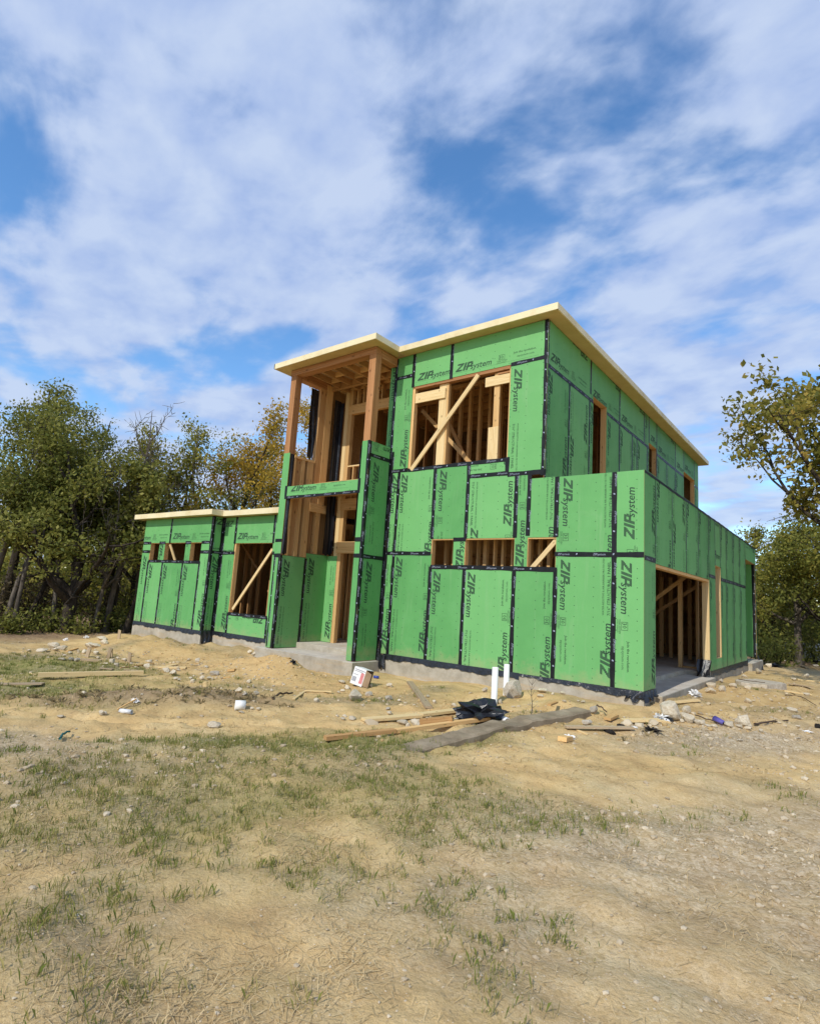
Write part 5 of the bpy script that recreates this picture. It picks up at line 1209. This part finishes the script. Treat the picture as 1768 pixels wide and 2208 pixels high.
def tree(name, label, base, H, crown, seed, leaf='leaf_dark', bark='bark', leaves=9000, size=.13, fork=.3, trunk_r=.16, lean=(0, 0), limbs=7, spread=.9, bare=0.0, clear=2.3, sigma=.42, group=None, sub=4, twig=3, top=None):
    """tapered trunk with limbs, branches and twigs; leaves in clumps round the outer wood"""
    r = np.random.default_rng(seed); V, F = [], []; tips = []
    base = np.array(base, float)
    hf = H*fork
    tr = curve_pts(base-np.array([0, 0, .25]), (lean[0], lean[1], 1.0), hf+.25, 5, r, .10, .05)
    tube(V, F, tr, [trunk_r*(1.35 if i == 0 else 1.05-.06*i) for i in range(6)], 9, False)
    topp = tr[-1]
    starts = []
    lead = curve_pts(topp, (lean[0]*.6+r.normal()*.1, lean[1]*.6+r.normal()*.1, 1.0), (H-hf)*.86, 7, r, .16, .10)
    tube(V, F, lead, [trunk_r*.72*(1-i/8.2) for i in range(8)], 7, False); tips += [(p, 1.0) for p in lead[4:]]
    a0 = r.uniform(0, 6.28)
    for i in range(limbs):
        f = i/max(limbs-1, 1); az = a0+i*2.4+r.normal()*.3
        if f < .45: st = tr[-1-int(r.integers(0, 2))]; rad = trunk_r*.62
        else: st = lead[1+int((f-.45)/.55*4)]; rad = trunk_r*.42*(1.1-f*.5)
        up = .55+.75*f+r.normal()*.12
        Lb = crown*(1.25-.45*f)*r.uniform(.85, 1.15)*spread
        lp = curve_pts(st, (math.cos(az), math.sin(az), up), Lb, 6, r, .24, .10)
        tube(V, F, lp, [rad*(1-k/7.5) for k in range(7)], 6, False)
        for j in range(sub):
            k = 2+int(j*4/sub); q = lp[min(k, 6)]; dr = lp[min(k, 6)]-lp[min(k, 6)-1]; dr /= np.linalg.norm(dr)
            bp = curve_pts(q, dr*.6+r.normal(size=3)*.75+np.array([0, 0, .15]), Lb*.5*r.uniform(.7, 1.2), 4, r, .3, .06)
            tube(V, F, bp, [rad*.38*(1-m/5.2) for m in range(5)], 5, False)
            tips += [(p, .8) for p in bp[2:]]
            for m in range(twig):
                q2 = bp[1+m % 4]; tp = curve_pts(q2, (bp[-1]-bp[0])*.5/np.linalg.norm(bp[-1]-bp[0])+r.normal(size=3)*.7, Lb*.26*r.uniform(.6, 1.3), 3, r, .35, .05)
                tube(V, F, tp, [max(rad*q_, m_) for q_, m_ in ((.15, .012), (.11, .010), (.07, .008), (.035, .005))], 4, False); tips += [(tp[2], .6), (tp[3], .6)]
    root = empty(name, tuple(base)); inv = -base
    V = np.array(V)+inv
    me = mesh_np('trunk', V, np.array([f if len(f) == 4 else f+(f[-1],) for f in F]), [M[bark]], smooth=True)
    obj('trunk', me, root)
    if leaves:
        T = np.array([t[0] for t in tips]); W = np.array([t[1] for t in tips])
        keep = r.random(len(T)) > bare; T, W = T[keep], W[keep]
        ci = r.integers(0, len(T), leaves); C = T[ci]+np.clip(r.normal(size=(leaves, 3)), -1.7, 1.7)*(sigma*W[ci])[:, None]*np.array([1, 1, .75])
        C = C[C[:, 2] > base[2]+clear+.5*np.sin(C[:, 0]*1.9)]
        LV, LF = leaf_quads(C+inv, size, r); obj('crown', mesh_np('crown', LV, LF, [M[leaf]]), root)
    tag(root, label, 'tree', group)
    return root
def tree_px(name, label, px, dist, ytop, **k):
    b = polar(px, dist); H = (zat(px, ytop, dist)-b[2])*1.07
    k['leaves'] = int(k.get('leaves', 0)*.82); k['size'] = k.get('size', .13)*.84
    return tree(name, label, b, H, **k)
G1 = 'trees of the left woods'
tree_px('oak_tree', 'dark oak forking low into wide curved limbs at the edge of the left woods', 152, 27.0, 915, crown=3.1, seed=11, leaves=13000, size=.14, fork=.17, trunk_r=.27, limbs=8, spread=1.1, clear=2.6, group=G1)
tree_px('elm_tree', 'tall green tree rising highest at the left edge of the picture', 5, 31, 815, crown=3.1, seed=12, leaves=9000, size=.13, fork=.42, trunk_r=.2, group=G1)
tree_px('elm_tree', 'grey barked leaning tree at the far left of the woods', -25, 29.5, 930, crown=2.8, seed=13, leaves=8000, fork=.5, trunk_r=.13, bark='greybark', lean=(.18, .1), group=G1)
tree_px('elm_tree', 'slim grey trunk leaning right, first trunk inside the left edge', 12, 28.5, 985, crown=2.2, seed=14, leaves=5500, fork=.5, trunk_r=.11, bark='greybark', lean=(.10, .22), group=G1)
tree_px('elm_tree', 'dark slanting trunk between the leaning grey trunk and the oak', 58, 29, 960, crown=2.3, seed=15, leaves=6500, fork=.45, trunk_r=.10, lean=(.15, .35), group=G1)
tree_px('elm_tree', 'dense dark green crown left of the oak top', 88, 31, 880, crown=3.2, seed=16, leaves=9000, leaf='leaf_mid', size=.14, fork=.36, trunk_r=.2, sigma=.5, group=G1)
tree_px('elm_tree', 'sparse topped tree standing behind the oak', 160, 33, 862, crown=2.6, seed=17, leaves=7000, fork=.45, trunk_r=.18, sigma=.38, group=G1)
tree_px('elm_tree', 'thin green tree between the oak and the bare dead tree', 236, 31, 915, crown=2.6, seed=18, leaves=6000, leaf='leaf_mid', fork=.36, trunk_r=.15, group=G1)
tree_px('dead_tree', 'bare dead tree with a fan of grey twigs above the left wing', 305, 27.5, 860, crown=2.6, seed=29, leaves=0, fork=.42, trunk_r=.13, bark='greybark', limbs=9, sub=6, twig=5, spread=.85, lean=(-.05, -.05), group=G1)
tree_px('dead_tree', 'bare grey dead tree with crooked branches in front of the oak crown', 212, 27, 985, crown=2.2, seed=30, leaves=0, fork=.3, trunk_r=.09, bark='greybark', limbs=8, sub=5, twig=4, group=G1)
tree_px('elm_tree', 'olive green tree just left of the wing roof', 288, 30, 965, crown=2.9, seed=19, leaves=9000, leaf='leaf_mid', fork=.3, trunk_r=.18, sigma=.5, lean=(-.1, 0), group=G1)
tree_px('elm_tree', 'yellow green tree behind the left end of the wing roof', 365, 31, 930, crown=3.1, seed=20, leaves=9500, leaf='leaf_mid', fork=.3, trunk_r=.18, sigma=.5, group=G1)
tree_px('elm_tree', 'golden orange domed tree above the middle of the wing roof', 480, 32, 890, crown=3.3, seed=21, leaves=12500, leaf='leaf_gold', size=.13, fork=.42, trunk_r=.18, sigma=.5, group=G1)
tree_px('elm_tree', 'mixed green and gold tree left of the golden domed one', 425, 31, 915, crown=2.9, seed=22, leaves=7000, leaf='leaf_mid', fork=.36, trunk_r=.15, bark='greybark', sigma=.42, group=G1)
tree_px('elm_tree', 'low dark tree below the golden domed one behind the roof', 540, 34, 960, crown=2.6, seed=23, leaves=7000, leaf='leaf_dark', fork=.4, trunk_r=.14, group=G1)
tree_px('elm_tree', 'golden tree with dark forked trunk just left of the tower', 580, 37, 985, crown=2.4, seed=24, leaves=7500, leaf='leaf_gold', fork=.36, trunk_r=.2, limbs=6, sigma=.42, group=G1)
tree_px('elm_tree', 'tall thin crowned golden tree seen through the open tower', 630, 37, 850, crown=3.6, seed=25, leaves=13000, leaf='leaf_gold', size=.14, fork=.42, trunk_r=.18, bark='greybark', sigma=.5, group=G1)
G2 = 'trees of the right woods'
tree_px('pecan_tree', 'large autumn tree whose branches reach in from the right edge', 1925, 19.5, 835, crown=4.2, seed=51, leaves=27000, leaf='leaf_right', size=.15, fork=.46, trunk_r=.16, limbs=12, spread=1.0, sigma=.42, clear=5.2, group=G2)
tree_px('elm_tree', 'straight grey trunked tree standing clear in front of the right woods', 1720, 33, 1150, crown=2.6, seed=52, leaves=12000, leaf='leaf_mid', fork=.36, trunk_r=.17, bark='greybark', sigma=.5, group=G2)
tree_px('elm_tree', 'rounded olive tree beside the far end of the house', 1668, 37, 1175, crown=2.8, seed=53, leaves=14000, leaf='leaf_mid', fork=.22, trunk_r=.17, sigma=.55, group=G2)
tree_px('elm_tree', 'pale topped thin tree peeking over the far end of the parapet', 1612, 42, 1130, crown=1.8, seed=54, leaves=5500, leaf='leaf_mid', size=.14, fork=.42, trunk_r=.13, sigma=.4, group=G2)
tree_px('elm_tree', 'taller green tree at the right edge of the right woods', 1778, 34, 1110, crown=3.0, seed=55, leaves=14000, leaf='leaf_dark', fork=.3, trunk_r=.2, sigma=.55, group=G2)
tree_px('elm_tree', 'broad green tree just outside the right edge of the woods', 1850, 32, 1085, crown=3.4, seed=56, leaves=11000, leaf='leaf_mid', fork=.3, trunk_r=.22, sigma=.55, group=G2)
# understory: shrubs along the edge of the woods
def shrub(label, px, dist, h, w, seed, leaf='leaf_dark', n=1600, group='shrubs at the edge of the woods', size=.10):
    r = np.random.default_rng(seed); b = polar(px, dist); V, F = [], []; tips = []
    for i in range(9):
        az = r.uniform(0, 6.28); pts = curve_pts((0, 0, -.1), (math.cos(az)*w/h*.8, math.sin(az)*w/h*.8, 1.0), h*r.uniform(.6, 1.0), 4, r, .3, .05)
        tube(V, F, pts, [.022, .018, .014, .009, .004], 4, False); tips += pts[1:]
    root = empty('shrub', tuple(b)); obj('stem', mesh_np('stem', np.array(V), np.array(F), [M['bark']]), root)
    T = np.array(tips); C = T[r.integers(0, len(T), n)]+r.normal(size=(n, 3))*w*.3; C = C[C[:, 2] > .02]
    LV, LF = leaf_quads(C, size, r); obj('foliage', mesh_np('foliage', LV, LF, [M[leaf]]), root)
    return tag(root, label, 'shrub', group)
SH = [(-30, 27, 1.0, .9, 'dark low shrub below the trunks just outside the left edge', 'leaf_brush'), (35, 26.5, .9, .8, 'dark green shrub at the foot of the slim leaning trunk', 'leaf_dark'), (110, 27, 1.0, 1.0, 'dark shrub left of the oak trunk', 'leaf_dark'), (175, 26.5, .8, 1.1, 'leafy green shrub in front of the oak trunk', 'leaf_dark'),
      (225, 28.5, 2.0, 1.0, 'tall brown brush between the oak and the paired trunks', 'leaf_brush'), (262, 27.5, 1.2, .8, 'dark shrub beside the wing corner', 'leaf_dark'), (70, 30, 2.6, 1.3, 'tall dry brush behind the slanting trunk', 'leaf_brush'), (10, 30, 2.6, 1.3, 'tall dry brush at the left edge of the picture', 'leaf_brush'), (130, 31, 2.8, 1.4, 'tall dry thicket behind the oak', 'leaf_brush'), (285, 30, 2.8, 1.2, 'green thicket behind the wing corner', 'leaf_mid'),
      (1640, 32, 1.6, 1.0, 'green shrub near the far corner of the foundation', 'leaf_dark'), (1672, 30, 1.5, 1.0, 'drooping shrub between the far corner and the grey trunk', 'leaf_dark'), (1700, 35, 2.6, 1.5, 'dark thicket behind the straight grey trunk', 'leaf_dark'), (1750, 36, 2.8, 1.6, 'dark thicket behind the white camper', 'leaf_dark'), (1790, 33, 2.4, 1.5, 'dark thicket at the right edge of the woods', 'leaf_dark')]
for i, (px, dist, h, w, lab, lf) in enumerate(SH): shrub(lab, px, dist, h, w, 70+i, lf, 1500 if h > 2 else 900)
for i, (px, dist, dx, dy, h, r_, lab, m) in enumerate(((238, 27.5, .02, .02, 3.6, .12, 'grey one of the paired straight trunks right of the oak', 'greybark'), (245, 27.8, .03, .0, 3.8, .10, 'dark one of the paired straight trunks right of the oak', 'bark'), (123, 27.6, .12, .05, 3.4, .10, 'slim pale trunk leaning right behind the oak', 'greybark'), (40, 28, .03, .02, 3.6, .09, 'thin straight trunk left of the slanting one', 'greybark'), (278, 27, .08, .12, 3.2, .13, 'curved brown trunk touching the wing corner', 'bark'))):
    b = polar(px, dist); tree('young_tree', lab, b, h*2.1, 1.3, 90+i, leaf='leaf_dark', bark=m, leaves=2600, fork=.5, trunk_r=r_, lean=(dx, dy), limbs=5, group='young trunks in the left woods')
# the far wood behind everything: reads as one mass
def far_wood():
    r = np.random.default_rng(99); Cs = []
    for px in np.arange(-260, 2300, 9):
        for dist, hh, n in ((41, 3.2, 95), (47, 4.2, 95), (56, 5.0, 90)):
            if 700 < px < 1560 and dist < 50: continue
            b = polar(px+r.uniform(-6, 6), dist+r.uniform(-3, 3)); h = hh*(.82+.3*math.sin(px*.021+dist)+.18*r.random())
            if px > 1560: h *= .8
            k = r.random((n, 3)); C = np.stack([b[0]+(k[:, 0]-.5)*2.0, b[1]+(k[:, 1]-.5)*2.0, b[2]+h*k[:, 2]**.85], -1); Cs.append(C+r.normal(size=C.shape)*.25)
    C = np.concatenate(Cs); V, F = leaf_quads(C, .30, r)
    tag(obj('far_wood', mesh_np('far_wood', V, F, [M['leaf_mid']])), 'mass of far woodland behind the trees and the house', 'woodland', kind='stuff')
far_wood()
# white camper half hidden in the right woods
def camper():
    b = polar(1741, 38); root = empty('camper', (b[0], b[1], b[2])); root.rotation_euler = (0, 0, -YAW+.2)
    import bmesh as bm_
    def rb(name, x0, x1, y0, y1, z0, z1, m, bv, parent):
        bm = bm_.new(); bm_.ops.create_cube(bm, size=1.0)
        for v in bm.verts: v.co = Vector(((x0+x1)/2+v.co.x*(x1-x0), (y0+y1)/2+v.co.y*(y1-y0), (z0+z1)/2+v.co.z*(z1-z0)))
        bm_.ops.bevel(bm, geom=bm.edges[:], offset=bv, segments=2, affect='EDGES'); me = bpy.data.meshes.new(name); bm.to_mesh(me); bm.free(); me.materials.append(M[m]); return obj(name, me, parent)
    s = rb('body', -.75, .75, -1.2, 1.2, .12, .92, 'pvc', .12, root); rb('window', -.28, .16, -1.215, -1.19, .38, .68, 'poly', .01, s); rb('window', .3, .55, -1.215, -1.19, .38, .68, 'poly', .01, s)
    for x in (-.45, .45): rb('wheel', x-.16, x+.16, -1.1, -.9, -.06, .26, 'darkrock', .07, root)
    tag(root, 'small white camper half hidden behind the straight grey trunk', 'camper')
camper()

# ------------------------------------------------------------------ ground cover (uncountable)
def scatter(n, dmin, dmax, weight, r, px0=-120, px1=1890):
    """points over the visible ground, denser near the camera, kept by a weight function"""
    px = r.uniform(px0, px1, n); q = r.random(n); d = dmin*(dmax/dmin)**q
    rx = rgt[0]*((px-884)/FPX)[:, None]
    dirs = np.array([(rgt*((p-884)/FPX)+fwd)[:2] for p in px]); dirs /= np.linalg.norm(dirs, axis=1)[:, None]
    x = CAM[0]+dirs[:, 0]*d; y = CAM[1]+dirs[:, 1]*d
    keep = (r.random(n) < weight(x, y)) & ~((x > -17.7) & (x < .25) & (y > -1.05) & (y < 15.4))
    return x[keep], y[keep]
def blades(name, label, n, dmin, dmax, weight, hgt, wid, mat, seed, bend=.5, lie=False, cat='grass'):
    r = np.random.default_rng(seed); x, y = scatter(n, dmin, dmax, weight, r); m = len(x); z = ground_z(x, y)
    if not lie:                                              # most blades stand in tufts
        cen = r.integers(0, m, max(1, m//16)); pick = r.random(m) < .6; ci = cen[r.integers(0, len(cen), m)]; sp_ = r.uniform(.012, .05, m)
        nx_ = np.where(pick, x[ci]+r.normal(size=m)*sp_, x); ny_ = np.where(pick, y[ci]+r.normal(size=m)*sp_, y); x, y = nx_, ny_; z = ground_z(x, y)
    az = r.uniform(0, 6.28, m); h = hgt*r.uniform(.5, 1.4, m)
    if not lie: h = h*np.where(pick, 1.25, .8)
    d = np.stack([np.cos(az), np.sin(az)], 1); p = np.stack([-d[:, 1], d[:, 0]], 1)
    dist = np.hypot(x-CAM[0], y-CAM[1]); w = wid*np.clip(dist/4, 1, 4)
    B = np.stack([x, y, z-.004], 1); o3 = lambda a, k: np.concatenate([a*k[:, None], np.zeros((m, 1))], 1)
    if lie:
        c = B+np.array([0, 0, .012]); t = o3(d, h/2); s = o3(p, w/2); dz = np.stack([np.zeros(m), np.zeros(m), r.normal(size=m)*.012], 1)
        V = np.stack([c-t-s-dz, c-t+s-dz, c+t+s*.6+dz, c+t-s*.6+dz], 1)
    else:
        bz = r.uniform(.15, 1.0, m)*bend; mid = B+o3(d, h*bz*.35)+np.stack([np.zeros(m), np.zeros(m), h*.6], 1); tip = B+o3(d, h*bz)+np.stack([np.zeros(m), np.zeros(m), h*(1-.35*bz)], 1); s = o3(p, w/2)
        V = np.stack([B-s, B+s, mid+s*.7, tip, tip, mid-s*.7], 1)[:, [0, 1, 2, 3]]
        V[:, 3] = tip; V2 = np.stack([B-s, mid+s*.7, tip, mid-s*.7], 1); V = V2
        V[:, 0] = B-s; V[:, 1] = B+s; V[:, 2] = tip; V[:, 3] = mid-s*.7
    return tag(obj(name, mesh_np(name, V.reshape(-1, 3), np.arange(4*m).reshape(-1, 4), [M[mat]])), label, cat, kind='stuff')
gw = lambda x, y: np.clip(zones(x, y)[0]*1.15-.12, 0, 1)
blades('turf_grass', 'short mixed green and straw coloured turf in the yard', 260000, 1.9, 20, gw, .05, .0035, 'grass', 1)
blades('dead_weeds', 'tangled dead weeds on the berm', 110000, 2.5, 14, lambda x, y: np.clip(zones(x, y)[4]*1.3-.25, 0, 1), .07, .0026, 'weed', 2, 1.3)
blades('straw_litter', 'straw and wood fibre scattered over the dirt', 120000, 1.9, 26, lambda x, y: np.clip(.18+fbm(x, y, 3, 1.1)*1.5, .02, .8), .07, .004, 'straw', 3, lie=True, cat='straw')
def pebbles(n, seed):
    r = np.random.default_rng(seed)
    x, y = scatter(n, 1.9, 26, lambda x, y: np.clip(.10+zones(x, y)[1]*.9+fbm(x+9, y, 3, .7)*1.6+.5*blob(x, y, 1.2, -1.2, 2.6, .9, 1.0)+.5*blob(x, y, -11.5, -3.2, 4, .8, .15)+.4*blob(x, y, -8, -3.4, 3, 1.2), .03, 1)*np.clip((np.hypot(x-CAM[0], y-CAM[1])-1)/5, .25, 1), r)
    m = len(x); z = ground_z(x, y); dist = np.hypot(x-CAM[0], y-CAM[1])
    s = .0065*np.exp(r.exponential(.45, m))*np.clip(dist/7, .5, 2.0); s = np.minimum(s, .045*np.clip(dist/7, .35, 1))
    bmn = bmesh.new(); bmesh.ops.create_icosphere(bmn, subdivisions=1, radius=1.0); iv = np.array([v.co for v in bmn.verts]); fi = np.array([[v.index for v in f.verts] for f in bmn.faces]); bmn.free()
    var = [iv*(1+np.random.default_rng(k).normal(size=(len(iv), 1))*.16)*np.array([1, .8, .55]) for k in range(6)]
    vv = np.array(var)[r.integers(0, 6, m)]; a = r.uniform(0, 6.28, m); ca, sa = np.cos(a)[:, None], np.sin(a)[:, None]
    X_ = vv[..., 0]*ca-vv[..., 1]*sa; Y_ = vv[..., 0]*sa+vv[..., 1]*ca
    V = np.stack([x[:, None]+X_*s[:, None], y[:, None]+Y_*s[:, None], z[:, None]+vv[..., 2]*s[:, None]+s[:, None]*.15], -1)
    F = (fi[None]+(np.arange(m)*len(iv))[:, None, None]).reshape(-1, 3)
    tag(obj('gravel', mesh_np('gravel', V.reshape(-1, 3), F, [M['pebble']])), 'loose pebbles and limestone gravel over the bare ground', 'gravel', kind='stuff')
pebbles(46000, 5)
def clods(n, seed):
    r = np.random.default_rng(seed)
    x, y = scatter(n, 4, 22, lambda x, y: np.clip(.9*blob(x, y, -8, -2.6, 4, 1.3)+.8*blob(x, y, -14, -2.2, 4, 1.2)+.9*blob(x, y, .9, -1.0, 2.0, .8, .9)+.6*blob(x, y, -3, -2.2, 3.5, 1.2)+fbm(x, y, 3, 1.3)*.8-.2, 0, 1), r)
    m = len(x); z = ground_z(x, y); s = .013*np.exp(r.exponential(.5, m)); s = np.minimum(s, .06)
    bmn = bmesh.new(); bmesh.ops.create_icosphere(bmn, subdivisions=1, radius=1.0); iv = np.array([v.co for v in bmn.verts]); fi = np.array([[v.index for v in f.verts] for f in bmn.faces]); bmn.free()
    var = [iv*(1+np.random.default_rng(40+k).normal(size=(len(iv), 1))*.22)*np.array([1, .85, .6]) for k in range(8)]
    vv = np.array(var)[r.integers(0, 8, m)]; a = r.uniform(0, 6.28, m); ca, sa = np.cos(a)[:, None], np.sin(a)[:, None]
    X_ = vv[..., 0]*ca-vv[..., 1]*sa; Y_ = vv[..., 0]*sa+vv[..., 1]*ca
    V = np.stack([x[:, None]+X_*s[:, None], y[:, None]+Y_*s[:, None], z[:, None]+vv[..., 2]*s[:, None]], -1)
    F = (fi[None]+(np.arange(m)*len(iv))[:, None, None]).reshape(-1, 3)
    tag(obj('dirt_clods', mesh_np('dirt_clods', V.reshape(-1, 3), F, [M['clod']])), 'loose clods of tan dirt along the banks beside the house', 'soil', kind='stuff')
clods(26000, 8)
def rubble(n, seed):
    r = np.random.default_rng(seed)
    x, y = scatter(n, 5, 24, lambda x, y: np.clip(1.1*blob(x, y, .8, -.9, 1.5, .45, 1.0)+.8*blob(x, y, .9, 2.5, .5, 3.0)+.8*blob(x, y, 1.6, 5, .8, 4)+.9*blob(x, y, -12.5, -3.0, 3.0, .5, .15)+.7*blob(x, y, -2.2, -4.2, 1.2, .25, .85)+.5*blob(x, y, -6.5, -1.8, .8, .4)-.12, 0, 1), r)
    m = len(x); z = ground_z(x, y); s = .022*np.exp(r.exponential(.45, m)); s = np.minimum(s, .10)
    dsc = [np.array([v.co for v in me.vertices]) for me in ROCKS[:4]]; fcs = [np.array([list(p.vertices) for p in me.polygons]) for me in ROCKS[:4]]
    VV, FF, b0 = [], [], 0
    for i in range(m):
        k = i % 4; a = r.uniform(0, 6.28); v = dsc[k]*np.array([2, 1.6, 1.2])*s[i]; ca, sa = math.cos(a), math.sin(a)
        VV.append(np.stack([x[i]+v[:, 0]*ca-v[:, 1]*sa, y[i]+v[:, 0]*sa+v[:, 1]*ca, z[i]+v[:, 2]-.25*s[i]], -1)); FF.append(fcs[k]+b0); b0 += len(v)
    tag(obj('rubble', mesh_np('rubble', np.concatenate(VV), np.concatenate(FF), [M['pebble']])), 'small broken limestone rubble along the banks and the garage side', 'rubble', kind='stuff')
rubble(3200, 9)
